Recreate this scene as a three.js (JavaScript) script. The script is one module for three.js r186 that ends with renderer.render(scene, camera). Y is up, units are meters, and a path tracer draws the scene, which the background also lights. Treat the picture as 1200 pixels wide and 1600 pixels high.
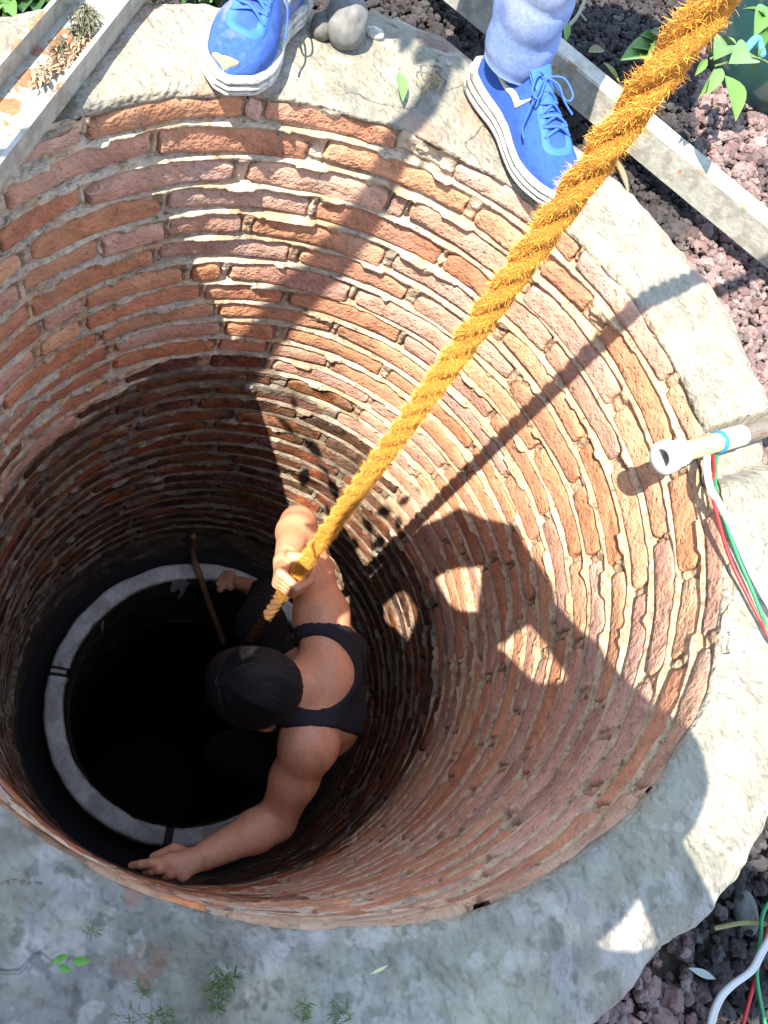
import * as THREE from 'three';
import { mergeGeometries, mergeVertices } from 'three/addons/utils/BufferGeometryUtils.js';
import { MarchingCubes } from 'three/addons/objects/MarchingCubes.js';

// ---------------------------------------------------------------- camera, sky, sun
const scene = new THREE.Scene();
const V = (x, y, z) => new THREE.Vector3(x, y, z);
const CAM = V(-0.249, 0.847, 0.529);
const RIGHT = V(0.94782, 0.31882, 0), DOWN = V(0.13107, -0.38967, 0.91158), FWD = V(0.29063, -0.86401, -0.41112);
const camera = new THREE.PerspectiveCamera(68.02, 768 / 1024, 0.02, 200);
camera.position.copy(CAM);
camera.quaternion.setFromRotationMatrix(new THREE.Matrix4().makeBasis(RIGHT, DOWN.clone().negate(), FWD.clone().negate()));
scene.add(camera);
const renderer = new THREE.WebGLRenderer({ antialias: true });
renderer.setSize(768, 1024);
renderer.toneMapping = THREE.LinearToneMapping;
renderer.toneMappingExposure = 2.7;
renderer.shadowMap.enabled = true;
const SUN = V(0.412, -0.858, -0.307).normalize();      // the way the light travels
const sun = new THREE.DirectionalLight(new THREE.Color(1, 0.92, 0.79), 5);
sun.position.copy(SUN).multiplyScalar(-12); sun.target.position.set(0, 0, 0);
sun.castShadow = true; sun.shadow.radius = 0.6; sun.shadow.mapSize.set(4096, 4096); sun.shadow.bias = -0.0004;
Object.assign(sun.shadow.camera, { left: -2.5, right: 2.5, top: 2.5, bottom: -2.5, near: 1, far: 30 });
scene.add(sun, sun.target);
{
  const w = 128, h = 64, d = new Float32Array(w * h * 4);
  for (let j = 0; j < h; j++) {
    const el = (j / (h - 1) - 0.5) * Math.PI;               // first row lies at the bottom
    const k = Math.max(0, Math.sin(el));
    for (let i = 0; i < w; i++) {
      const o = (j * w + i) * 4, m = Math.pow(1 - k, 2.2);
      d[o] = 0.40 + 0.40 * m; d[o + 1] = 0.56 + 0.33 * m; d[o + 2] = 0.83 + 0.15 * m; d[o + 3] = 1;
      if (el < 0) { d[o] = 0.22; d[o + 1] = 0.2; d[o + 2] = 0.17; }
    }
  }
  const t = new THREE.DataTexture(d, w, h, THREE.RGBAFormat, THREE.FloatType);
  t.mapping = THREE.EquirectangularReflectionMapping; t.magFilter = THREE.LinearFilter; t.minFilter = THREE.LinearFilter;
  t.needsUpdate = true;
  scene.background = t; scene.environment = t;
}

// ---------------------------------------------------------------- helpers
let seed = 20240611;
const rnd = () => { seed = (seed + 0x6D2B79F5) | 0; let t = Math.imul(seed ^ (seed >>> 15), 1 | seed); t = (t + Math.imul(t ^ (t >>> 7), 61 | t)) ^ t; return ((t ^ (t >>> 14)) >>> 0) / 4294967296; };
const rr = (a, b) => a + (b - a) * rnd();
const D2R = Math.PI / 180;
const clamp = (x, a = 0, b = 1) => Math.min(b, Math.max(a, x));
const sst = (a, b, x) => { const t = clamp((x - a) / (b - a)); return t * t * (3 - 2 * t); };
const mix = (a, b, t) => a + (b - a) * t;
function hsh(x, y, z) { let h = Math.imul(x, 374761393) + Math.imul(y, 668265263) + Math.imul(z, 1274126177); h = Math.imul(h ^ (h >>> 13), 1274126177); return ((h ^ (h >>> 16)) >>> 0) / 4294967296; }
function noise3(x, y, z) {
  const xi = Math.floor(x), yi = Math.floor(y), zi = Math.floor(z); let u = x - xi, v = y - yi, w = z - zi;
  u = u * u * (3 - 2 * u); v = v * v * (3 - 2 * v); w = w * w * (3 - 2 * w);
  const l = (a, b, t) => a + (b - a) * t;
  return l(l(l(hsh(xi, yi, zi), hsh(xi + 1, yi, zi), u), l(hsh(xi, yi + 1, zi), hsh(xi + 1, yi + 1, zi), u), v),
    l(l(hsh(xi, yi, zi + 1), hsh(xi + 1, yi, zi + 1), u), l(hsh(xi, yi + 1, zi + 1), hsh(xi + 1, yi + 1, zi + 1), u), v), w) * 2 - 1;
}
function fbm(x, y, z, o = 4) { let a = 0.5, s = 0; for (let i = 0; i < o; i++) { s += a * noise3(x, y, z + i * 17.3); x = x * 2.03 + 3.1; y = y * 2.03 + 1.7; z *= 2.03; a *= 0.5; } return s; }
// noise that tiles with period p
function noiseP(x, y, p, s) {
  const xi = Math.floor(x), yi = Math.floor(y); let u = x - xi, v = y - yi; u = u * u * (3 - 2 * u); v = v * v * (3 - 2 * v);
  const m = k => ((k % p) + p) % p, a = m(xi), b = m(xi + 1), c = m(yi), d = m(yi + 1);
  return mix(mix(hsh(a, c, s), hsh(b, c, s), u), mix(hsh(a, d, s), hsh(b, d, s), u), v) * 2 - 1;
}
function fbmP(x, y, p, s, o) { let a = 0.5, r = 0; for (let i = 0; i < o; i++) { r += a * noiseP(x * p, y * p, p, s + i * 31); p *= 2; a *= 0.5; } return r; }
const enc = v => { v = clamp(v); return 255 * (v <= 0.0031308 ? 12.92 * v : 1.055 * Math.pow(v, 1 / 2.4) - 0.055); };
function texture(n, fn, srgb = true, metres = 1) {            // fn(u, v) -> [r, g, b] linear
  const d = new Uint8Array(n * n * 4);
  for (let j = 0; j < n; j++) for (let i = 0; i < n; i++) {
    const c = fn(i / n, j / n), o = (j * n + i) * 4;
    for (let k = 0; k < 3; k++) d[o + k] = srgb ? enc(c[k]) : 255 * clamp(c[k]);
    d[o + 3] = 255;
  }
  const t = new THREE.DataTexture(d, n, n); if (srgb) t.colorSpace = THREE.SRGBColorSpace;
  t.wrapS = t.wrapT = THREE.RepeatWrapping; t.magFilter = THREE.LinearFilter; t.minFilter = THREE.LinearMipmapLinearFilter; t.generateMipmaps = true; t.anisotropy = 8;
  t.repeat.set(1 / metres, 1 / metres); t.needsUpdate = true; return t;
}
const grey = (n, fn, metres) => texture(n, (u, v) => { const g = fn(u, v); return [g, g, g]; }, false, metres);
const std = o => new THREE.MeshStandardMaterial({ roughness: 0.9, metalness: 0, ...o });
const lin = (r, g, b) => new THREE.Color().setRGB(r, g, b);
const used = {};
const numbered = n => { const k = used[n] = (used[n] ?? -1) + 1; return k ? `${n}_${String(k).padStart(3, '0')}` : n; };
function mesh(name, g, m, parent, label) {
  const o = new THREE.Mesh(g, m); o.name = name; o.castShadow = o.receiveShadow = true;
  if (label) o.userData.label = label;
  (parent || scene).add(o); if (!parent) o.name = numbered(name);
  return o;
}
function tag(o, label, category, group) { o.userData.label = label; o.userData.category = category; if (group) o.userData.group = group; return o; }
function thing(name, label, category, pos = V(0, 0, 0), group) { const o = new THREE.Group(); o.name = numbered(name); o.position.copy(pos); scene.add(o); return tag(o, label, category, group); }
function struct(name, g, m) { const o = mesh(name, g, m); o.userData.kind = 'structure'; return o; }
// a grid of points -> indexed geometry; f(i, j) -> [x, y, z], uv(i, j), col(i, j)
function grid(nu, nv, f, uv, col, flip) {
  const p = [], t = [], c = [], id = [];
  for (let j = 0; j <= nv; j++) for (let i = 0; i <= nu; i++) { p.push(...f(i, j)); t.push(...(uv ? uv(i, j) : [i / nu, j / nv])); if (col) c.push(...col(i, j)); }
  for (let j = 0; j < nv; j++) for (let i = 0; i < nu; i++) { const a = j * (nu + 1) + i, b = a + 1, d = a + nu + 1, e = d + 1; if (flip) id.push(a, d, b, b, d, e); else id.push(a, b, d, b, e, d); }
  const g = new THREE.BufferGeometry();
  g.setAttribute('position', new THREE.Float32BufferAttribute(p, 3)); g.setAttribute('uv', new THREE.Float32BufferAttribute(t, 2));
  if (col) g.setAttribute('color', new THREE.Float32BufferAttribute(c, 3));
  g.setIndex(id); g.computeVertexNormals(); return g;
}
function tube(pts, r, seg = 40, rad = 8, closed = false) {
  const c = new THREE.CatmullRomCurve3(pts, closed, 'catmullrom', 0.5);
  const g = new THREE.TubeGeometry(c, seg, 1, rad, closed), P = g.attributes.position, rf = typeof r === 'function' ? r : () => r;
  for (let i = 0; i <= seg; i++) { const q = c.getPointAt(closed && i === seg ? 0 : i / seg), R = rf(i / seg); for (let k = 0; k <= rad; k++) { const n = i * (rad + 1) + k; P.setXYZ(n, q.x + (P.getX(n) - q.x) * R, q.y + (P.getY(n) - q.y) * R, q.z + (P.getZ(n) - q.z) * R); } }
  if (!closed) {                                            // round caps
    const add = []; for (const [e, s] of [[0, -1], [1, 1]]) { const R = rf(e); if (R < 1e-4) continue; const sp = new THREE.SphereGeometry(R * 0.999, rad, 6); sp.translate(...c.getPointAt(e).toArray()); add.push(sp); }
    g.computeVertexNormals(); return mergeGeometries([g, ...add]);
  }
  g.computeVertexNormals(); return g;
}
function merged(list) { return mergeGeometries(list.map(g => { const q = g.index ? g : mergeVertices(g); for (const k of Object.keys(q.attributes)) if (!['position', 'normal', 'uv'].includes(k)) q.deleteAttribute(k); return q; })); }
// the ray through a pixel of the 1200 x 1600 photograph, met with a level or with the well's inner face: where a thing stands
const FOC = 1185.145, R0 = 0.6;
function dir(x, y) { const a = (x - 600) / FOC, b = (y - 800) / FOC; return FWD.clone().addScaledVector(RIGHT, a).addScaledVector(DOWN, b); }
function at(x, y, level = 0) { const d = dir(x, y); return CAM.clone().addScaledVector(d, (level - CAM.y) / d.y); }
function onWall(x, y, R = R0) { const d = dir(x, y), a = d.x * d.x + d.z * d.z, b = CAM.x * d.x + CAM.z * d.z, c = CAM.x ** 2 + CAM.z ** 2 - R * R; return CAM.clone().addScaledVector(d, (-b + Math.sqrt(Math.max(0, b * b - a * c))) / a); }
function pix(p) { const q = p.clone().sub(CAM), w = q.dot(FWD); return [600 + q.dot(RIGHT) / w * FOC, 800 + q.dot(DOWN) / w * FOC, w]; }

// ---------------------------------------------------------------- materials
const brickTex = texture(1024, (u, v) => {
  const a = fbmP(u, v, 7, 1, 5), b = fbmP(u, v, 40, 2, 4), d = fbmP(u, v, 160, 3, 2), pit = sst(0.40, 0.47, fbmP(u, v, 130, 9, 3)), dust = sst(0.04, 0.36, fbmP(u, v, 10, 5, 5)) * 0.5;
  const k = 0.98 + 0.26 * a + 0.30 * b + 0.2 * d; let r = k, g = k * (1 + 0.10 * a), c = k * (1 + 0.14 * a);
  r = mix(r, 0.98, dust); g = mix(g, 1.2, dust); c = mix(c, 1.4, dust);
  const q = 1 - 0.2 * pit; return [r * q * 0.7, g * q * 0.7, c * q * 0.7];
});
const brickBump = grey(1024, (u, v) => 0.5 + 0.35 * fbmP(u, v, 30, 2, 4) + 0.2 * fbmP(u, v, 120, 4, 3) + 0.15 * fbmP(u, v, 300, 14, 2) - 0.2 * sst(0.40, 0.47, fbmP(u, v, 130, 9, 3)));
const mottleTex = texture(1024, (u, v) => {
  const a = fbmP(u, v, 9, 21, 5), b = fbmP(u, v, 60, 22, 4), lime = sst(0.12, 0.3, fbmP(u, v, 14, 23, 4) + 0.35 * fbmP(u, v, 150, 24, 2)), rust = sst(0.05, 0.3, fbmP(u, v, 8, 27, 4));
  let k = 0.55 + 0.5 * a + 0.5 * b; let r = k * (1 + rust * 0.7), g = k * (0.95 + rust * 0.12), c = k * (0.9 - rust * 0.3);
  const l = lime * 0.8; return [mix(r, 1.25, l) * 0.7, mix(g, 1.25, l) * 0.7, mix(c, 1.3, l) * 0.7];
});
const mortarTex = texture(1024, (u, v) => { const a = fbmP(u, v, 8, 41, 5), b = fbmP(u, v, 90, 42, 4), s = sst(0.25, 0.4, fbmP(u, v, 120, 43, 2)); const k = 0.8 + 0.25 * a + 0.42 * b - 0.3 * s; return [k, k * (0.99 + 0.03 * a), k * (0.96 + 0.06 * a)]; });
const mortarBump = grey(1024, (u, v) => 0.5 + 0.4 * fbmP(u, v, 40, 44, 5) + 0.25 * fbmP(u, v, 200, 45, 2));
const brickMat = std({ map: brickTex, bumpMap: brickBump, bumpScale: 0.007, vertexColors: true, roughness: 0.95 });
const darkBrickMat = std({ map: mottleTex, bumpMap: brickBump, bumpScale: 0.007, vertexColors: true, roughness: 0.62 });
const mortarMat = std({ map: mortarTex, bumpMap: mortarBump, bumpScale: 0.006, vertexColors: true, roughness: 0.97 });

// ---------------------------------------------------------------- the well
const PITCH = 0.0665, Y0 = -0.022, NC = 29;
// brick ends (degrees round the well) as they stand in the photograph; the rest of each course is laid at random
const LAID = [
  [[-145.5, -134], [-133, -109], [-108.4, -105.9], [-105.2, -83.6], [-72.5, -56.6], [-52, -47.6], [-46.6, -21.4], [-19.4, -9.5], [3.3, 22.9]],
  [[-147, -123], [-121.6, -97], [-94, -68], [-65.6, -52], [-50.8, -40.3], [-35.2, -12.2], [-5.7, 10], [11.9, 25]],
  [[-159.5, -150.5], [-149.5, -135], [-133.4, -108.5], [-105.9, -81], [-80.2, -77.5], [-76.5, -54], [-50.3, -24.7], [-22.2, 2]],
  [[-144, -120.7], [-119, -94], [-92.4, -67.7], [-66.5, -55.7], [-54.3, -41.2], [-40, -15.9], [-13.6, 9]],
  [[-146.3, -132], [-130.8, -119.5], [-118.6, -105.3], [-102.9, -77.2], [-75, -51]],
  [[-145, -121.2], [-119.8, -95], [-92.7, -70]],
  [[-134, -115], [-113, -107.2], [-105.4, -80.8], [-79, -54]],
  [[-134, -110.8], [-109.6, -93.7], [-91.7, -67]],
  [[-131, -107.3], [-105.7, -81], [-79.6, -56]],
  [[-128, -105], [-103.5, -93], [-89.7, -67]],
  [[-128, -105.5], [-104.1, -93.7], [-92.2, -79], [-77.4, -56]],
];
const courses = [];
for (let k = 0; k < NC; k++) {
  let L = LAID[k] ? LAID[k].map(a => a.slice()) : [];
  let t = L.length ? L[L.length - 1][1] : rr(0, 360), end = L.length ? L[0][0] + 360 : t + 360;
  if (L.length) for (let i = 0; i < LAID[k].length - 1; i++) if (L[i + 1][0] - L[i][1] > 9) { /* a hole filled with mortar, as in the photograph */ }
  while (end - t > 9) {
    const gap = rr(1.2, 2.6); let len = rnd() < 0.8 ? rr(23, 25.5) : rr(11, 19);
    if (end - (t + gap + len) < 8) len = Math.max(5, end - t - gap - rr(1.2, 2.2));
    L.push([t + gap, t + gap + len]); t += gap + len;
  }
  courses.push(L.map(a => ({ a: a[0], b: a[1], y: k ? Y0 - k * PITCH + rr(-0.005, 0.005) : -0.028, h: k ? rr(0.047, 0.058) : 0.042, tilt: rr(-0.007, 0.007), proud: rr(0.001, 0.0055), k })));
}
// where the wall turns darker and browner: a rough line, lower on the right, broken up by a grain
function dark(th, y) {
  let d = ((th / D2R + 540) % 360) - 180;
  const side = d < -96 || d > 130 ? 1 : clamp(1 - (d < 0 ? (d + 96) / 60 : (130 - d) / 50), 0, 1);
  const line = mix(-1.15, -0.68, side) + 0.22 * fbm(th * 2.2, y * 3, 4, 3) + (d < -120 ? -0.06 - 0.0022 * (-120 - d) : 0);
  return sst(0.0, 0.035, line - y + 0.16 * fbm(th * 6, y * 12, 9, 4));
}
function darkAt(th, y) { const d = dark(th, y); return d * (0.75 + 0.25 * sst(-0.3, 0.3, fbm(th * 5, y * 14, 2, 3))); }
const inGap = (k, deg) => { for (const b of courses[k]) for (const s of [-360, 0, 360]) if (deg + s > b.a - 0.2 && deg + s < b.b + 0.2) return 0; return 1; };

const PIPE_A = at(1034, 716, 0.016), PIPE_B = at(1200, 668, 0.016);
const pipeDir = PIPE_B.clone().sub(PIPE_A).setY(0).normalize(), pipeSide = V(-pipeDir.z, 0, pipeDir.x);   // pipeSide points to +z
const well = thing('brick_well', 'round open well lined with weathered red bricks under a worn cement rim', 'well');
const ends = [-1, -1, -0.975, -0.93, -0.84, -0.7, -0.55, -0.4, -0.25, -0.1, 0.05, 0.2, 0.35, 0.5, 0.64, 0.78, 0.88, 0.95, 0.98, 1, 1];
const tall = [-1, -1, -0.86, -0.6, -0.2, 0.2, 0.6, 0.86, 1, 1];
const palette = [[0.72, 0.32, 0.165], [0.75, 0.37, 0.205], [0.69, 0.31, 0.18], [0.72, 0.39, 0.265], [0.68, 0.385, 0.28], [0.78, 0.42, 0.24], [0.66, 0.29, 0.16], [0.65, 0.355, 0.25]];
function brickGeo(b, i) {
  const s = b.k * 31.7 + i * 7.3, nu = ends.length - 1, nv = tall.length - 1, L = (b.b - b.a) * D2R * R0, round = 0.0065;
  const pinL = rr(0.25, 0.9), pinR = rr(0.25, 0.9), ox = rnd(), oy = rnd();
  const mid = (b.a + b.b) / 2 * D2R, darker = dark(mid, b.y) > 0.5;
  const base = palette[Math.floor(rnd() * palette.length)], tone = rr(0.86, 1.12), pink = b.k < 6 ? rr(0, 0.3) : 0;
  let col = base.map((c, n) => c * tone * (1 + pink * [0.05, 0.35, 0.5][n]));
  if (b.k === 0 && Math.sin(mid) > 0.5) col = col.map((c, n) => mix(c, [0.50, 0.37, 0.27][n], 0.6));   // washed over with cement by the front edge
  if (darker) { const q = rr(0.42, 0.8); col = [0.42 * q * rr(0.9, 1.25), 0.215 * q * rr(0.85, 1.15), 0.14 * q * rr(0.8, 1.2)]; }
  const f = (ii, jj) => {
    const u = ends[ii], v = tall[jj], sunk = ii === 0 || jj === 0 || ii === nu || jj === nv;
    const th = mix(b.a, b.b, (u + 1) / 2) * D2R + (Math.abs(u) > 0.9 ? 0.01 * fbm(v * 2, s, u * 3, 2) : 0);
    const pin = u < 0 ? pinL : pinR, taper = 1 - pin * Math.pow(Math.abs(u), 4);
    const up = b.h / 2 * taper * (1 + 0.22 * fbm(u * 4, s, 1, 2)), dn = b.h / 2 * (1 - 0.25 * pin * Math.pow(Math.abs(u), 8)) * (1 + 0.2 * fbm(u * 6, s, 5, 3));
    const y = b.y + b.tilt * u + (v > 0 ? v * up : v * dn);
    const yy = b.k ? y : Math.min(y, rimY(Math.cos(th) * R0, Math.sin(th) * R0) - 0.007);
    const du = (1 - Math.abs(u)) * L / 2, dv = (1 - Math.abs(v)) * b.h / 2;
    const e = (d, q = round) => d >= q ? 0 : q * (1 - Math.sqrt(1 - (1 - d / q) ** 2));
    let r = R0 - b.proud + e(du, 0.005) + e(dv, v > 0 ? round : 0.0025) + 0.0048 * fbm(u * L * 9, y * 26, s, 3) + (v > 0 ? 0.005 * v * v : 0);
    if (sunk) r += b.k ? 0.028 : 0.014;
    return [Math.cos(th) * r, yy, Math.sin(th) * r];
  };
  return { geo: grid(nu, nv, f, (ii, jj) => [mix(b.a, b.b, (ends[ii] + 1) / 2) * D2R * R0 + ox, tall[jj] * b.h / 2 + oy], (ii, jj) => { const k = 1 + 0.14 * fbm(ends[ii] * 3, tall[jj], s, 2); return col.map(c => c * k); }), darker };
}
{
  const all = [];
  courses.forEach(L => L.forEach((b, i) => {
    const m = (b.a + b.b) / 2 * D2R, n = V(-Math.cos(m), 0, -Math.sin(m)), p = V(Math.cos(m) * R0, b.y, Math.sin(m) * R0), [x, y, w] = pix(p), q = CAM.clone().sub(p);
    const face = n.dot(q) / q.length(), inside = x > -90 && x < 1290 && y > -90 && y < 1690;
    all.push({ b, i, area: inside && face > 0 ? (b.b - b.a) * D2R * R0 * b.h * face / (w * w) : 0 });
  }));
  all.sort((p, q) => q.area - p.area);
  const rest = [];
  all.forEach((o, n) => { const { geo, darker } = brickGeo(o.b, o.i); if (n < 296) mesh('brick', geo, darker ? darkBrickMat : brickMat, well); else rest.push(geo); });
  mesh('lower_bricks', mergeGeometries(rest), darkBrickMat, well).userData.kind = 'stuff';
}
{ // mortar: deep under each brick's lower edge, running out flush over the top of the next
  const NT = 1000, NY = 520, yTop = -0.006, yBot = -2.2, yAt = j => mix(yTop, yBot, Math.pow(j / NY, 1.3));
  const gapCache = courses.map((_, k) => { const a = new Uint8Array(NT + 1); for (let i = 0; i <= NT; i++) a[i] = inGap(k, i / NT * 360 - 180); return a; });
  const f = (i, j) => {
    const th = (i / NT * 360 - 180) * D2R, y = yAt(j), q = (Y0 - y) / PITCH, k = clamp(Math.round(q), 0, NC - 1), t = q - k;   // t: -0.5 top joint ... 0.5 lower joint
    const n1 = fbm(Math.cos(th) * 9, y * 16, Math.sin(th) * 9, 4), n2 = fbm(Math.cos(th) * 40, y * 60, Math.sin(th) * 40, 3);
    const a0 = -0.06 + 0.55 * fbm(Math.cos(th) * 7, k * 2.7, Math.sin(th) * 7, 4), smear = sst(a0, a0 - 0.22, t) * (0.0068 + 0.011 * n1) * (1 - 0.35 * sst(0.2, 0.6, Math.sin(th)));                          // over the brick's upper edge
    const crack = sst(0.26, 0.36, t) * sst(0.50, 0.40, t) * (0.012 + 0.020 * fbm(Math.cos(th) * 6, k * 3.1, Math.sin(th) * 6, 3));
    const g = gapCache[k][i];
    let d = 0.009 * (1 - sst(0.2, 0.45, Math.abs(t)));
    if (g) d = Math.min(d, 0.001 + 0.006 * n1);
    const r = R0 + 0.001 + d - smear + Math.max(0, crack) * (g ? 0.35 : 1) + 0.004 * n1 + 0.0018 * n2 - 0.0085 * (1 - 0.8 * sst(0.2, 0.6, Math.sin(th))) * sst(0.18, 0.36, fbm(Math.cos(th) * 10 + 5, y * 15, Math.sin(th) * 10, 4)) * (1 - sst(0.24, 0.34, t)) + 0.0026 * (1 - sst(0.2, 0.34, Math.abs(t)) * 0.2) * fbm(Math.cos(th) * 26, y * 34, Math.sin(th) * 26, 2);
    return [Math.cos(th) * r, y, Math.sin(th) * r];
  };
  const uv = (i, j) => [(i / NT) * 3.77, yAt(j)];
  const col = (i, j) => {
    const th = (i / NT * 360 - 180) * D2R, y = yAt(j), n = fbm(Math.cos(th) * 5, y * 8, Math.sin(th) * 5, 3), br = clamp(sst(0.0, 0.3, fbm(Math.cos(th) * 11, y * 17, Math.sin(th) * 11, 4)) + 0.75 * sst(-80, -45, th / D2R) * sst(110, 60, th / D2R)), c = [mix(0.55, 0.55, br) + 0.10 * n, mix(0.455, 0.375, br) + 0.08 * n, mix(0.35, 0.24, br) + 0.06 * n], d = darkAt(th, y);
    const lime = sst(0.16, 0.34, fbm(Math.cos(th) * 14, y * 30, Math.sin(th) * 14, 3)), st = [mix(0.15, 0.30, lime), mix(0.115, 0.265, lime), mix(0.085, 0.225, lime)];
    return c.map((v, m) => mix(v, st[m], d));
  };
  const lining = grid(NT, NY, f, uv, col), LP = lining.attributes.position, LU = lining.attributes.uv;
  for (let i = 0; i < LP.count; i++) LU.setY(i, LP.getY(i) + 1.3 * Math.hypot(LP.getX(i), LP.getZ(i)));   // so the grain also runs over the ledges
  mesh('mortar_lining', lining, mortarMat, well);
}
// the cement rim: its outer edge runs unevenly
const OUT = [[-180, 0.86], [-150, 0.82], [-125, 0.79], [-112, 0.80], [-96, 0.815], [-88, 0.875], [-80, 0.875], [-72, 0.82], [-60, 0.80], [-40, 0.782], [-27, 0.784], [-13, 0.752], [-4, 0.748], [6, 0.79], [30, 0.77], [44, 0.742], [52, 0.738], [58, 0.725], [63, 0.735], [72, 0.745], [85, 0.79], [110, 0.86], [150, 0.9], [180, 0.86]];
function outer(d) { for (let i = 0; i < OUT.length - 1; i++) if (d <= OUT[i + 1][0]) return mix(OUT[i][1], OUT[i + 1][1], (d - OUT[i][0]) / (OUT[i + 1][0] - OUT[i][0])); return 0.86; }
function rimY(x, z) {
  const th = Math.atan2(z, x) / D2R;
  let y = 0.005 + 0.012 * fbm(x * 5, z * 5, 3, 3) + 0.004 * fbm(x * 22, z * 22, 8, 3);
  const q = (x - PIPE_A.x) * pipeSide.x + (z - PIPE_A.z) * pipeSide.z;
  if (x > 0.3) { y -= 0.034 * sst(-0.030, -0.022, q) * sst(0.07, 0.03, q); y -= 0.016 * sst(0.02, 0.05, q) * sst(0.4, 0.2, q); y += 0.008 * sst(-0.2, -0.03, q) * sst(-0.02, -0.03, q); }
  y -= 0.022 * sst(-134, -136, th) * sst(-170, -150, th);              // the slab breaks off left of the shoe
  const rough = sst(0.45, 0.75, z) * sst(0.15, -0.3, x);               // pitted, crumbling cement near the photographer
  y += rough * (0.02 * fbm(x * 12, z * 12, 6, 4) - 0.006);
  return y;
}
function rimColour(x, z) {
  const a = fbm(x * 4, z * 4, 1, 4), b = fbm(x * 16, z * 16, 2, 4), c = fbm(x * 60, z * 60, 3, 3), r = Math.hypot(x, z);
  const k = 1 + 0.22 * a + 0.20 * b + 0.32 * c; let col = [0.41 * k, 0.38 * k, 0.30 * k];
  const blend = (t, rgb) => { t = clamp(t); col = col.map((v, i) => mix(v, rgb[i] * (1 + 0.25 * b + 0.25 * c), t)); };
  blend(sst(0.0, 0.35, fbm(x * 6 + 9, z * 6, 7, 4)) * 0.6, [0.30, 0.29, 0.235]);                // grey-green film with patches
  blend(sst(0.05, 0.35, fbm(x * 8 + 4, z * 8, 12, 4)) * 0.5, [0.46, 0.40, 0.29]);
  blend(sst(0.16, 0.3, fbm(x * 10 + 2, z * 10, 31, 4)) * sst(0.1, -0.3, z) * 0.75, [0.50, 0.33, 0.24]);   // bricks showing through
  const L = sst(0.3, 0.6, z);
  blend(L * sst(-0.05, 0.3, fbm(x * 9, z * 9, 21, 6)) * sst(0.35, 0.0, x) * 0.7, [0.46, 0.435, 0.45]);        // lime bloom
  blend(L * sst(0.0, 0.28, fbm(x * 7 + 3, z * 7, 25, 6)) * sst(0.1, -0.15, x) * 0.75, [0.20, 0.185, 0.16]); // bare dark cement
  blend(L * sst(0.08, 0.25, fbm(x * 5 + 1, z * 5, 28, 4)) * sst(-0.05, 0.2, x) * 0.6, [0.30, 0.31, 0.21]);
  blend(L * sst(0.12, 0.42, fbm(x * 16, z * 16, 33, 6)) * 0.45, [0.17, 0.155, 0.12]);
  blend(L * sst(-0.1, 0.35, fbm(x * 22 + 7, z * 22, 71, 6)) * 0.5, [0.24, 0.23, 0.205]); blend(L * sst(0.05, 0.35, fbm(x * 30, z * 30 + 4, 73, 6)) * 0.6, [0.50, 0.475, 0.465]); blend(L * sst(0.22, 0.40, fbm(x * 70, z * 70 + 4, 75, 6)) * 0.6 * sst(0.3, 0.0, x), [0.10, 0.105, 0.085]);
  blend(sst(0.18, 0.42, fbm(x * 60 + 3, z * 60, 93, 6)) * (0.3 + 0.35 * L), [0.19, 0.18, 0.14]); blend(L * sst(0.0, 0.3, fbm(x * 6 + 11, z * 6, 97, 6)) * 0.35, [0.33, 0.36, 0.25]); blend(sst(0.27, 0.36, fbm(x * 38 - 3, z * 38, 95, 5)) * 0.5, [0.56, 0.53, 0.47]);
  const spot = (px, py, w, h, rgb, t) => { const p = at(px, py); const d = Math.hypot((x - p.x) / w, (z - p.z) / h) + 1.5 * fbm(x * 45, z * 45, 91, 4); blend(sst(1.05, 0.75, d) * t * (0.6 + 0.6 * sst(-0.3, 0.3, c)), rgb); };
  spot(235, 1508, 0.022, 0.02, [0.30, 0.17, 0.12], 0.9); spot(205, 1408, 0.008, 0.02, [0.33, 0.2, 0.16], 0.8); spot(985, 335, 0.03, 0.02, [0.42, 0.42, 0.4], 0.6);
  spot(1075, 880, 0.015, 0.04, [0.5, 0.5, 0.5], 0.8); spot(690, 70, 0.05, 0.04, [0.24, 0.15, 0.12], 0.85); spot(350, 70, 0.03, 0.03, [0.5, 0.4, 0.28], 0.5);
  const crk = Math.abs(fbm(x * 7, z * 7, 61, 4)); blend(sst(0.008, 0.002, crk) * sst(0.1, 0.2, fbm(x * 3, z * 3, 63, 2)) * 0.7 * sst(0.45, 0.3, z), [0.15, 0.13, 0.11]);
  return col.map((v, i) => v * [0.65, 0.645, 0.645][i]);
}
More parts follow.
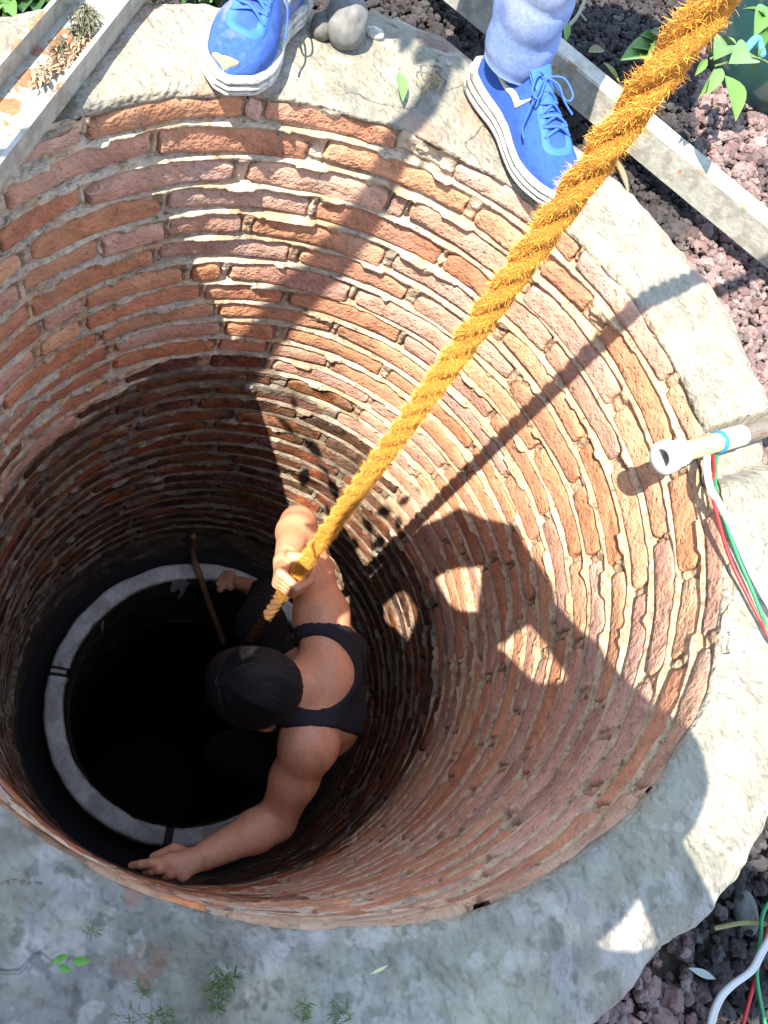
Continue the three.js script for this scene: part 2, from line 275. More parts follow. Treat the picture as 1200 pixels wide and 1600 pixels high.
{
  const N = 1450, S = 2.1;
  const map = texture(N, (u, v) => { const x = (u - 0.5) * S, z = (v - 0.5) * S, r = Math.hypot(x, z); return r < 0.56 || r > 1.15 ? [0.4, 0.38, 0.33] : rimColour(x, z); }, true, 1);
  map.wrapS = map.wrapT = THREE.ClampToEdgeWrapping;
  const bump = grey(N, (u, v) => { const x = (u - 0.5) * S, z = (v - 0.5) * S, r = Math.hypot(x, z); if (r < 0.56 || r > 1.15) return 0.5; return 0.5 + 0.4 * fbm(x * 30, z * 30, 50, 5) + 0.25 * fbm(x * 160, z * 160, 51, 3) - 0.35 * sst(0.008, 0.002, Math.abs(fbm(x * 7, z * 7, 61, 4))) * sst(0.1, 0.2, fbm(x * 3, z * 3, 63, 2)); }, 1);
  bump.wrapS = bump.wrapT = THREE.ClampToEdgeWrapping;
  const NT = 720, rows = [];
  for (let j = 0; j <= 52; j++) rows.push(j);
  const f = (i, j) => {
    const d = i / NT * 360 - 180, th = d * D2R, c = Math.cos(th), s = Math.sin(th);
    const ro = outer(d) + 0.012 * fbm(c * 9, s * 9, 5, 4) + 0.006 * fbm(c * 40, s * 40, 6, 3), ri = R0 - 0.001 + 0.006 * fbm(c * 12, s * 12, 15, 3);
    let r, y;
    if (j === 0) { r = ri + 0.03; y = -0.03; } else if (j === 1) { r = ri + 0.001; y = -0.014; } else if (j === 2) { r = ri; y = -0.006; }
    else if (j <= 40) { const t = (j - 3) / 37; r = mix(ri + 0.003, ro - 0.012, t); y = rimY(c * r, s * r) - 0.004 * sst(0.1, 0, t) - 0.004 * sst(0.94, 1, t); }
    else { const t = (j - 40) / 12; r = ro - 0.012 + 0.016 * Math.sqrt(Math.min(1, t * 2.5)) + 0.03 * t + 0.018 * fbm(c * 12, s * 12 + t * 3, 9, 4) * t; y = rimY(c * (ro - 0.012), s * (ro - 0.012)) - 0.004 - 0.21 * t * t - 0.01 * t; }
    if (j === 1 || j === 2) y = Math.min(y, rimY(c * ri, s * ri) - 0.006 - (2 - j) * 0.008);
    return [c * r, y, s * r];
  };
  const g = grid(NT, 52, f, null, null);
  const P = g.attributes.position, U = g.attributes.uv;
  for (let i = 0; i < P.count; i++) { const x = P.getX(i), z = P.getZ(i), r = Math.hypot(x, z), q = r < 0.62 ? (r + P.getY(i) * 0.8) / r : r > 0.7 ? (r - Math.min(0, P.getY(i) + 0.015) * 0.9) / r : 1; U.setXY(i, x * q / S + 0.5, z * q / S + 0.5); }
  mesh('cement_rim', g, std({ map, bumpMap: bump, bumpScale: 0.013, roughness: 0.93 }), well);
}
// ---------------------------------------------------------------- bottom of the well
const YR = -1.94;
{
  const cm = texture(512, (u, v) => { const k = 0.70 + 0.28 * fbmP(u, v, 8, 61, 5) + 0.2 * fbmP(u, v, 60, 62, 3); const st = sst(0.1, 0.3, fbmP(u, v, 5, 63, 4)); return [mix(k, 0.42, st * 0.55), mix(k, 0.40, st * 0.55), mix(k * 0.97, 0.33, st * 0.55)]; }, true, 0.6);
  const ringMat = std({ map: cm, roughness: 0.85 });
  const ring = thing('concrete_ring', 'pale concrete ring at the dark bottom of the well', 'concrete ring', V(-0.014, YR, 0.013));
  const a1 = Math.atan2(at(98, 1050, YR).z - 0.013, at(98, 1050, YR).x + 0.014), a2 = Math.atan2(at(265, 1300, YR).z - 0.013, at(265, 1300, YR).x + 0.014) ;
  const arc = (t0, t1) => {
    const prof = [[0.434, -0.62], [0.434, -0.012], [0.442, -0.002], [0.455, 0], [0.482, 0], [0.492, -0.004], [0.497, -0.016], [0.497, -0.5]];
    const n = Math.ceil((t1 - t0) / 0.03);
    const f = (i, j) => { const t = mix(t0, t1, i / n), e = 0.004 * fbm(Math.cos(t) * 14, Math.sin(t) * 14, j < 4 ? 2 : 7, 3); const [r, y] = prof[j]; const q = r + e * (j > 0 && j < 7 ? 1.4 : 0); return [Math.cos(t) * q, y + (j > 1 && j < 6 ? e * 0.6 : 0), Math.sin(t) * q]; };
    return grid(n, 7, f, (i, j) => [i / n * (t1 - t0) * 0.47, j * 0.02]);
  };
  const A = a2 + 0.03, B = a1 - 0.035 + (a1 < a2 ? Math.PI * 2 : 0);
  const innerMat = std({ map: mottleTex, color: lin(0.13, 0.125, 0.125), roughness: 0.8 });  // darker material for the inside of the ring
  mesh('ring_segment', arc(A, B), ringMat, ring, 'short segment of the ring between its two joints');
  mesh('dark_inner_wall', grid(90, 6, (i, j) => { const t = i / 90 * Math.PI * 2, r = 0.432 + 0.003 * fbm(Math.cos(t) * 12, Math.sin(t) * 12, j, 2); return [Math.cos(t) * r, mix(-0.016, -0.6, j / 6), Math.sin(t) * r]; }, (i, j) => [i / 90 * 2.7, j * 0.1]), innerMat, ring, 'dark inside of the ring');
  mesh('ring_segment', arc(a1 + 0.035, a2 - 0.03 + (a2 < a1 ? Math.PI * 2 : 0)), ringMat, ring);
  const dk = std({ color: lin(0.06, 0.055, 0.05) });
  for (const [a, w] of [[a1, 0.04], [a2, 0.034]]) { const g = new THREE.BoxGeometry(0.055, 0.3, 0.47 * w * 2, 3, 2, 3); const P = g.attributes.position; for (let i = 0; i < P.count; i++) P.setXYZ(i, P.getX(i) + 0.004 * noise3(i, 1, 2), P.getY(i) + 0.004 * noise3(i, 5, 2), P.getZ(i) + 0.003 * noise3(i, 9, 2)); g.computeVertexNormals(); g.translate(0.464, -0.163, 0); g.rotateY(-a); mesh('ring_joint', g, dk, ring, 'dark mortar joint in the pale ring'); }
  const bd = new THREE.CylinderGeometry(0.007, 0.007, 0.012, 10); bd.translate(Math.cos(a1 + 0.05) * 0.466, 0.004, Math.sin(a1 + 0.05) * 0.466); mesh('bolt', bd, std({ color: lin(0.3, 0.29, 0.28), metalness: 0.6, roughness: 0.5 }), ring);
  const st = new THREE.BoxGeometry(0.05, 0.006, 0.012); st.translate(0.465, 0, 0); st.rotateY(-a1); mesh('strap', st, std({ color: lin(0.5, 0.48, 0.44) }), ring);
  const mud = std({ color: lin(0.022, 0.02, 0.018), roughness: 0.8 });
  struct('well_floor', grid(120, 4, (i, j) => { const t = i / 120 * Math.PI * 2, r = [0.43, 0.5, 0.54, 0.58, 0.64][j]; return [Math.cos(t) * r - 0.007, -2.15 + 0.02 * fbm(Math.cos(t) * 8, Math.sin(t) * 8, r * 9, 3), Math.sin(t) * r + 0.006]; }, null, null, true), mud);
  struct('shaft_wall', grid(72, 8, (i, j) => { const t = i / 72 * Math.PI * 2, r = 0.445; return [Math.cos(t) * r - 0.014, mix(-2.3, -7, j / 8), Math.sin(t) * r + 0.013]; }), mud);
  const wat = grid(24, 2, (i, j) => { const t = i / 24 * Math.PI * 2, r = [0.001, 0.25, 0.46][j]; return [Math.cos(t) * r - 0.014, -6.6, Math.sin(t) * r + 0.013]; }, null, null, true);
  struct('water', wat, new THREE.MeshPhysicalMaterial({ color: lin(0.01, 0.012, 0.012), roughness: 0.6 }));
}
// ---------------------------------------------------------------- ground and gravel
const YG = -0.17;
{
  const soil = texture(512, (u, v) => { const k = 0.6 + 0.5 * fbmP(u, v, 12, 71, 5) + 0.5 * fbmP(u, v, 80, 72, 3); return [0.075 * k, 0.055 * k, 0.045 * k]; }, true, 0.7);
  const rows = [0.68, 0.75, 0.9, 1.2, 1.7, 2.5, 5, 15, 60];
  const g = grid(96, rows.length - 1, (i, j) => { const t = i / 96 * Math.PI * 2, r = rows[j]; return [Math.cos(t) * r, YG - 0.004 + (j > 0 ? 0.012 * fbm(Math.cos(t) * r * 4, Math.sin(t) * r * 4, 2, 3) : -0.02), Math.sin(t) * r]; }, null, null, true);
  const P = g.attributes.position, U = g.attributes.uv; for (let i = 0; i < P.count; i++) U.setXY(i, P.getX(i), P.getZ(i));
  struct('ground', g, std({ map: soil, roughness: 1 }));
  const variants = []; for (let v = 0; v < 5; v++) {
    const q = mergeVertices(new THREE.IcosahedronGeometry(1, 2).deleteAttribute('normal').deleteAttribute('uv')), p = q.attributes.position;
    for (let i = 0; i < p.count; i++) { const n = V(p.getX(i), p.getY(i), p.getZ(i)); const k = 1 + 0.6 * fbm(n.x * 1.3 + v * 9, n.y * 1.3, n.z * 1.3, 2) + 0.45 * fbm(n.x * 3.4 + v * 5, n.y * 3.4, n.z * 3.4, 3); p.setXYZ(i, n.x * k, n.y * k * 0.85, n.z * k); }
    const nf = q.toNonIndexed(); nf.computeVertexNormals(); nf.setAttribute('uv', new THREE.Float32BufferAttribute(new Float32Array(nf.attributes.position.count * 2), 2)); variants.push(nf);
  }
  const spots = variants.map(() => []);
  const place = (x, z, s, y) => spots[Math.floor(rnd() * 5)].push([x, y, z, s]);
  const visible = (x, z) => { const [a, b] = pix(V(x, YG, z)); return a > -60 && a < 1300 && b > -90 && b < 1700; };
  for (let x = -0.9; x < 2.0; x += 0.019) for (let z = -2.5; z < 1.1; z += 0.019) {
    const px = x + rr(-0.009, 0.009), pz = z + rr(-0.009, 0.009), r = Math.hypot(px, pz), d = Math.atan2(pz, px) / D2R;
    if (r < outer(d) - 0.01 || !visible(px, pz)) continue;
    const big = rnd(); place(px, pz, (big < 0.8 ? rr(0.006, 0.012) : rr(0.012, 0.02)), YG + rr(-0.002, 0.012));
    if (rnd() < 0.5) place(px + 0.01, pz + 0.006, rr(0.004, 0.009), YG + rr(0.004, 0.02));
  }
  const M = new THREE.Matrix4(), Q = new THREE.Quaternion(), E = new THREE.Euler();
  const list = [];
  variants.forEach((q, v) => {
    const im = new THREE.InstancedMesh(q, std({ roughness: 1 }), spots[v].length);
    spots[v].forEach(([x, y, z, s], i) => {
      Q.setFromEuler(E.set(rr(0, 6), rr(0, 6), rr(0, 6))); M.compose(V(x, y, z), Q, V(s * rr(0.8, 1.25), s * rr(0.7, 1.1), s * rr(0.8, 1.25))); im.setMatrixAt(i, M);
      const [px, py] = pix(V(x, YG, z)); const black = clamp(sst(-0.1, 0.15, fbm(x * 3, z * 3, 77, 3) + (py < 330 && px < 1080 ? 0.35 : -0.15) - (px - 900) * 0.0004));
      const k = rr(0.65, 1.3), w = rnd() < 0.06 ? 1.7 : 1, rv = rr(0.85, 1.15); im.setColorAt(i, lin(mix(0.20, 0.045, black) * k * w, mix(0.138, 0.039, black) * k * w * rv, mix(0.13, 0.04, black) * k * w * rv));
    });
    im.castShadow = im.receiveShadow = true; list.push(im);
  });
  const gr = new THREE.Group(); gr.name = 'gravel'; scene.add(gr); tag(gr, 'loose dark and reddish volcanic gravel round the outside of the well', 'gravel'); gr.userData.kind = 'stuff';
  list.forEach(m => { m.name = 'gravel_stones'; m.userData.kind = 'stuff'; gr.add(m); });
}
//@@OBJECTS
// ---------------------------------------------------------------- rusty steel channels lying by the well
const paintTex = texture(512, (u, v) => {
  const a = fbmP(u, v, 6, 81, 5), b = fbmP(u, v, 40, 82, 4), rust = sst(0.36, 0.44, a + 0.35 * b), dirt = sst(0.0, 0.4, fbmP(u, v, 14, 84, 4));
  let c = [0.34 + 0.08 * b, 0.333 + 0.08 * b, 0.29 + 0.07 * b]; c = c.map((q, i) => mix(q, [0.22, 0.21, 0.17][i], dirt * 0.7));
  return c.map((q, i) => mix(q, [0.25, 0.11, 0.05][i] * (1 + b), rust));
}, true, 0.35);
const paint = std({ map: paintTex, roughness: 0.6, bumpMap: mortarBump, bumpScale: 0.0015 });
function profileBar(name, prof, A, B, up, label, cat) {          // a closed outline [side, height] drawn out from A to B
  const D = B.clone().sub(A), L = D.length(); D.normalize(); const S = V(-D.z, 0, D.x), H = S.clone().cross(D).multiplyScalar(-1); if (H.y < 0) H.negate();
  const n = prof.length, seg = 40, parts = [];
  for (let k = 0; k < n; k++) {                                 // flat-shaded faces, one strip per side of the outline
    const p = prof[k], q = prof[(k + 1) % n], w = Math.hypot(q[0] - p[0], q[1] - p[1]);
    parts.push(grid(seg, 1, (i, j) => { const s = j ? q : p, t = i / seg * L; return A.clone().addScaledVector(D, t).addScaledVector(S, s[0]).addScaledVector(H, s[1]).toArray(); }, (i, j) => [i / seg * L + k * 0.31, j * w + k * 0.17]));
  }
  const sh = new THREE.Shape(prof.map(p => new THREE.Vector2(p[0], p[1]))), cap = new THREE.ShapeGeometry(sh);
  for (const [P0] of [[A], [B]]) { const c = cap.clone(), P = c.attributes.position; for (let i = 0; i < P.count; i++) { const v = P0.clone().addScaledVector(S, P.getX(i)).addScaledVector(H, P.getY(i)); P.setXYZ(i, v.x, v.y, v.z); } c.computeVertexNormals(); parts.push(c); }
  return tag(mesh(name, merged(parts), paint), label, cat);
}
const chA = at(229, 0, 0.012), chB = at(0, 300, 0.012), chD = chB.clone().sub(chA).normalize();
const chS = V(-chD.z, 0, chD.x);                                // points away from the well here
const cw = 0.082, chh = 0.037, ct = 0.006;
profileBar('steel_channel', [[0, 0], [cw, 0], [cw, chh], [cw - ct, chh], [cw - ct, ct], [ct, ct], [ct, chh], [0, chh]].map(p => [chS.x < 0 ? p[0] : -p[0], p[1]]), chA.clone().addScaledVector(chD, -0.7), chB.clone().addScaledVector(chD, 0.55), 0, 'white painted steel channel lying open side up across the rim, left of the shoes', 'steel channel');
const bmA = at(860, 139, -0.11), bmB = at(1197, 418, -0.11), bmD = bmB.clone().sub(bmA).normalize();
profileBar('steel_beam', [[0, 0], [0.056, 0], [0.056, 0.066], [0.052, 0.07], [0.004, 0.07], [0, 0.066]].map(p => [(bmD.x * 0 + V(-bmD.z, 0, bmD.x).z > 0) ? -p[0] : p[0], p[1]]), bmA.clone().addScaledVector(bmD, -0.9), bmB.clone().addScaledVector(bmD, 0.9), 0, 'white painted rust-spotted steel beam running behind the well towards the pot', 'steel beam');

// ---------------------------------------------------------------- leaves
function leafGeo(L, W, fold = 0.3, curl = 0.2, n = 8) {            // lies along +x, midrib at z = 0
  return grid(n, 4, (i, j) => { const t = i / n, w = W * Math.pow(Math.sin(Math.PI * Math.pow(t, 0.93)), 1.05), s = (j - 2) / 2; return [t * L, Math.abs(s) * w * fold + curl * L * (t - t * t * 1.4), s * w * 0.55]; }, (i, j) => [i / n, j / 4]);
}
function orient(g, base, tip, roll = 0) {                           // carries a +x shape from base towards tip
  const x = tip.clone().sub(base).normalize(); let y = V(0, 1, 0); const z = x.clone().cross(y).normalize(); y = z.clone().cross(x);
  const m = new THREE.Matrix4().makeBasis(x, y, z).multiply(new THREE.Matrix4().makeRotationX(roll)); m.setPosition(base); return g.clone().applyMatrix4(m);
}
const leafMat = (r, g, b) => new THREE.MeshPhysicalMaterial({ color: lin(r, g, b), roughness: 0.45, side: THREE.DoubleSide, transmission: 0.15, thickness: 0 });
const greens = [leafMat(0.11, 0.23, 0.04), leafMat(0.065, 0.16, 0.03), leafMat(0.15, 0.28, 0.075), leafMat(0.045, 0.12, 0.025)];
const yellowLeaf = leafMat(0.22, 0.26, 0.04), dryLeaf = std({ color: lin(0.19, 0.165, 0.10), side: THREE.DoubleSide });
const stemMat = std({ color: lin(0.14, 0.22, 0.06) });
function leafAt(bx, by, yb, tx, ty, yt, W, m, parent, fold = 0.35, roll = 0) { const B = at(bx, by, yb), T = at(tx, ty, yt), L = B.distanceTo(T); return mesh('leaf', orient(leafGeo(L, W * L, fold, 0.12), B, T, roll), m, parent); }
{ // pot and its plant
  const pc = at(1166, 128, YG); const pos = V(pc.x, YG, pc.z);
  const pot = thing('plant_pot', 'dark teal round plant pot at the right edge of the gravel', 'plant pot', pos);
  const prof = [[0.001, 0], [0.12, 0], [0.135, 0.006], [0.16, 0.06], [0.178, 0.13], [0.185, 0.2], [0.186, 0.235], [0.192, 0.24], [0.192, 0.252], [0.18, 0.252], [0.176, 0.24], [0.17, 0.215], [0.001, 0.21]].map(p => new THREE.Vector2(p[0], p[1]));
  const potTex = texture(256, (u, v) => { const a = fbmP(u, v, 5, 91, 4), b = fbmP(u, v, 30, 92, 3), d = sst(0.1, 0.35, fbmP(u, v, 9, 93, 4)) * 0.6; return [mix(0.018 + 0.01 * a, 0.16, d), mix(0.065 + 0.02 * a, 0.17, d), mix(0.072 + 0.02 * b, 0.15, d)]; });
  mesh('pot_body', new THREE.LatheGeometry(prof.slice(0, 10), 48), std({ map: potTex, roughness: 0.45 }), pot);
  mesh('potting_soil', new THREE.LatheGeometry(prof.slice(9), 32), std({ color: lin(0.04, 0.03, 0.022), roughness: 1 }), pot);
  const pl = thing('potted_plant', 'green leafy plant growing in the teal pot', 'plant');
  const L = [[1118, 105, 1092, 155, 0.12], [1128, 107, 1105, 148, 0.3], [1133, 118, 1152, 187, 0.42], [1119, 100, 1103, 78, 0.3], [1115, 95, 1140, 66, 0.4], [1138, 100, 1178, 88, 0.5], [1148, 82, 1182, 108, 0.45], [1190, 40, 1186, 86, 0.3], [1196, 10, 1180, 55, 0.42], [1150, 70, 1120, 58, 0.4], [1205, 60, 1240, 30, 0.4], [1200, 30, 1160, 12, 0.45], [1105, 92, 1086, 118, 0.4], [1095, 60, 1075, 30, 0.4]];
  L.forEach(([a, b, c, d, w], i) => leafAt(a, b, 0.11 + 0.01 * (i % 3), c, d, 0.09 + 0.03 * ((i * 7) % 3) / 2, w * 0.9, [greens[0], greens[2], greens[0], greens[1]][i % 4], pl, 0.35, rr(-0.3, 0.3)));
  for (const P of [[[1230, 120, 0.05], [1180, 90, 0.1], [1118, 103, 0.115]], [[1230, 100, 0.05], [1200, 60, 0.11], [1190, 35, 0.12]], [[1180, 90, 0.1], [1150, 76, 0.11], [1110, 92, 0.12]]]) mesh('stem', tube(P.map(p => at(p[0], p[1], p[2])), 0.0022, 16, 6), stemMat, pl);
  const rib = tube([at(1150, 95, 0.1), at(1170, 72, 0.115), at(1182, 62, 0.115), at(1190, 85, 0.1)], 0.009, 20, 8); tag(mesh('plastic_strip', rib, std({ color: lin(0.08, 0.26, 0.32), roughness: 0.5 })), 'pale turquoise plastic strip tied among the potted plant leaves', 'plastic strip');
  const sp = thing('sprouting_plant', 'low bright green sprout on the gravel left of the rope', 'plant');
  [[1030, 78, 972, 90, 0.3], [1032, 82, 984, 70, 0.28], [1034, 74, 1002, 52, 0.3], [1036, 70, 1018, 47, 0.3], [1036, 84, 1010, 100, 0.25]].forEach(([a, b, c, d, w], i) => leafAt(a, b, -0.1, c, d, -0.08 + 0.01 * i, w, greens[[2, 0, 1, 3, 0][i]], sp, 0.3, rr(-0.3, 0.3)));
  mesh('stem', tube([at(1040, 95, YG), at(1036, 86, -0.13), at(1032, 78, -0.1)], 0.002, 10, 6), stemMat, sp);
}
{ // bush at the top left, and single leaves lying about
  const bush = thing('leafy_bush', 'bright green low bush beyond the channel in the top left corner', 'bush');
  for (let i = 0; i < 120; i++) { const x = rr(-60, 118), y = rr(-50, 82); if (y > 86 - x * 0.85 + 8) continue; const a = rr(0, 6.28), l = rr(16, 34); leafAt(x, y, -0.1 + rr(-0.05, 0.04), x + l * Math.cos(a), y + l * Math.sin(a), -0.1 + rr(-0.06, 0.05), rr(0.28, 0.42), greens[i % 4], bush, 0.3, rr(-0.6, 0.6)); }
  for (const [a, b, c, d] of [[60, 60, 20, 40], [90, 20, 40, 10], [30, 80, 5, 50]]) mesh('stem', tube([at(a, b, YG), at((a + c) / 2, (b + d) / 2, -0.13), at(c, d, -0.1)], 0.003, 10, 6), stemMat, bush);
  const tuft = thing('grass_tuft', 'small green sprig behind the rim between channel and left shoe', 'grass tuft');
  for (const [a, b, c, d] of [[190, 18, 172, -6], [205, 14, 215, -8], [160, 6, 175, 20], [240, 8, 262, -10], [246, 12, 228, 26], [282, 5, 300, -12], [322, 16, 312, -2], [318, 14, 330, 0], [300, 10, 286, 0], [340, 12, 352, -4]]) leafAt(a, b, -0.06, c, d, 0.0, 0.24, greens[(a + b) % 3], tuft, 0.3, rr(-0.4, 0.4));
  const one = (nm, lab, bx, by, yb, tx, ty, yt, w, m, fold) => { const B = at(bx, by, yb), T = at(tx, ty, yt), L = B.distanceTo(T); tag(mesh(nm, orient(leafGeo(L, w * L, fold ?? 0.25, 0.1), B, T), m), lab, 'leaf'); };
  one('fallen_leaf', 'fresh green leaf lying on the sunlit rim between the two shoes', 624, 112, 0.016, 630, 158, 0.018, 0.26, greens[2]);
  one('fallen_leaf', 'yellow-green leaf on black gravel behind the steel beam', 942, 97, YG + 0.03, 969, 129, YG + 0.03, 0.24, yellowLeaf);
  one('fallen_leaf', 'upright dark green leaf on gravel just right of the jeans', 883, 66, YG + 0.03, 886, 30, YG + 0.05, 0.3, greens[0]);
  one('fallen_leaf', 'broad dry olive leaf on gravel above the yellow-green leaf', 918, 82, YG + 0.03, 946, 78, YG + 0.035, 0.42, dryLeaf);
  one('fallen_leaf', 'pale straw leaf lying flat on the shaded front rim', 578, 1522, 0.014, 607, 1508, 0.014, 0.14, std({ color: lin(0.5, 0.5, 0.28), side: THREE.DoubleSide }));
  one('fallen_leaf', 'dry grey-green leaf on gravel by the cable under the rim', 1075, 1512, YG + 0.03, 1120, 1530, YG + 0.03, 0.2, std({ color: lin(0.3, 0.34, 0.33), side: THREE.DoubleSide }));
  one('fallen_leaf', 'long dry leaf between beam and right shoe toe', 955, 240, YG + 0.03, 985, 305, YG + 0.03, 0.14, dryLeaf);
  const lg = []; for (const [a, b, c, d] of [[85, 1500, 108, 1492], [92, 1508, 112, 1518], [112, 1500, 142, 1502], [98, 1496, 80, 1506]]) { const B = at(a, b, 0.012), T = at(c, d, 0.016), L = B.distanceTo(T); lg.push(orient(leafGeo(L, 0.42 * L, 0.3, 0.15), B, T)); }
  tag(mesh('green_sprig', merged(lg), leafMat(0.10, 0.27, 0.03)), 'bright green sprig lying on the front rim at lower left', 'sprig');
  const twig = tube([at(1118, 1450, YG + 0.03), at(1160, 1442, YG + 0.035), at(1195, 1443, YG + 0.03)], 0.0032, 14, 7); tag(mesh('bamboo_stick', twig, std({ color: lin(0.22, 0.21, 0.09) })), 'short yellow-green stick on gravel beside the cable', 'stick');
  const tw2 = [tube([at(890, 40, YG + 0.04), at(905, 20, YG + 0.05), at(922, -20, YG + 0.06)], 0.005, 14, 6), tube([at(905, 20, YG + 0.05), at(915, 32, YG + 0.04)], 0.003, 8, 5)]; tag(mesh('dry_twig', merged(tw2), std({ color: lin(0.27, 0.27, 0.2) })), 'grey dry twig on the gravel right of the jeans', 'twig');
}
{ // litter: shavings and dry grass in the channel, moss on the rim
  const flakes = []; for (let i = 0; i < 170; i++) { const t = rnd(), x = mix(55, 145, t) + rr(-14, 14), y = mix(122, 62, t) + rr(-13, 13), a = rr(0, 6.28), l = rr(5, 13), B = at(x, y, 0.021 + rr(0, 0.012)), T = at(x + l * Math.cos(a), y + l * Math.sin(a), 0.021 + rr(0, 0.016)), L = B.distanceTo(T); flakes.push(orient(leafGeo(L, rr(0.15, 0.35) * L, 0.4, 0.3, 4), B, T, rr(-1, 1))); }
  tag(mesh('wood_shavings', merged(flakes), std({ color: lin(0.46, 0.30, 0.18), side: THREE.DoubleSide })), 'pale orange wood shavings heaped inside the left steel channel', 'shavings').userData.kind = 'stuff';
  const bl = (n, x0, y0, sx, sy, lev, hgt) => { const g = []; for (let i = 0; i < n; i++) { const x = x0 + rr(-sx, sx), y = y0 + rr(-sy, sy), a = rr(0, 6.28), l = rr(7, 20), B = at(x, y, lev), T = at(x + l * Math.cos(a), y + l * Math.sin(a), lev + rr(0, hgt)), L = B.distanceTo(T); g.push(orient(leafGeo(L, rr(0.05, 0.12) * L, 0.4, 0.3, 3), B, T, rr(-1, 1))); } return g; };
  tag(mesh('dry_grass', merged([...bl(150, 132, 30, 20, 22, 0.02, 0.02), ...bl(60, 95, 75, 12, 14, 0.02, 0.012)]), std({ color: lin(0.12, 0.12, 0.07), side: THREE.DoubleSide })), 'dark dry grass clippings caught inside the left steel channel', 'dry grass').userData.kind = 'stuff';
  tag(mesh('dry_grass', merged(bl(34, 668, 126, 20, 9, 0.014, 0.008)), std({ color: lin(0.42, 0.27, 0.1), side: THREE.DoubleSide })), 'wisp of dry orange grass on the sunlit rim right of the green leaf', 'dry grass').userData.kind = 'stuff';
  const moss = [...bl(110, 352, 1530, 18, 16, 0.012, 0.012), ...bl(110, 338, 1560, 14, 20, 0.012, 0.012), ...bl(40, 226, 1545, 12, 9, 0.01, 0.01), ...bl(40, 475, 1580, 8, 16, 0.008, 0.01), ...bl(50, 532, 1582, 14, 18, 0.008, 0.01), ...bl(30, 190, 1588, 26, 12, 0.008, 0.01), ...bl(24, 145, 1455, 8, 5, 0.01, 0.008), ...bl(60, 250, 1590, 20, 12, 0.01, 0.01)];
  tag(mesh('moss', merged(moss), std({ color: lin(0.075, 0.12, 0.035), side: THREE.DoubleSide })), 'dark green moss tufts in the cracks of the front rim', 'moss').userData.kind = 'stuff';
}
// ---------------------------------------------------------------- stones
function stone(px, py, lev, r, sx, label, col, s) {
  const g = mergeVertices(new THREE.IcosahedronGeometry(1, 5).deleteAttribute('normal').deleteAttribute('uv')), P = g.attributes.position;
  const uv = [], cl = []; for (let i = 0; i < P.count; i++) { const x = P.getX(i), y = P.getY(i), z = P.getZ(i), q = 1 + 0.35 * fbm(x * 3 + s, y * 3, z * 3, 3) + 0.7 * fbm(x * 18, y * 18 + s, z * 18, 3); cl.push(q, q, q * 0.97); const k = r * (1 + 0.12 * fbm(x * 1.2 + s, y * 1.2, z * 1.2, 3) + 0.02 * fbm(x * 8, y * 8, z * 8 + s, 3) + 0.012 * fbm(x * 22, y * 22, z * 22 + s, 2)); P.setXYZ(i, x * k * sx[0], y * k * sx[1], z * k * sx[2]); uv.push(x * 0.05 + z * 0.02, y * 0.05 + z * 0.03); }
  g.setAttribute('uv', new THREE.Float32BufferAttribute(uv, 2)); g.setAttribute('color', new THREE.Float32BufferAttribute(cl, 3)); g.computeVertexNormals();
  const c = at(px, py, lev); g.translate(c.x, c.y, c.z);
  tag(mesh('stone', g, std({ color: lin(...col), vertexColors: true, roughness: 0.95 })), label, 'stone');
}
stone(541, 32, 0.035, 0.046, [0.82, 0.9, 1.1], 'round grey stone resting on the rim right of the left shoe', [0.17, 0.17, 0.167], 3);
stone(503, 42, 0.02, 0.022, [0.9, 1, 1.1], 'small dark stone wedged between the left shoe and the round stone', [0.13, 0.13, 0.125], 9);
stone(586, 52, 0.012, 0.013, [1.3, 0.8, 0.9], 'small white pebble on the rim right of the round grey stone', [0.45, 0.43, 0.4], 14);
stone(1165, 1425, YG + 0.012, 0.026, [0.7, 0.6, 1.2], 'flat slate-grey stone in the gravel by the wires', [0.12, 0.13, 0.13], 21);

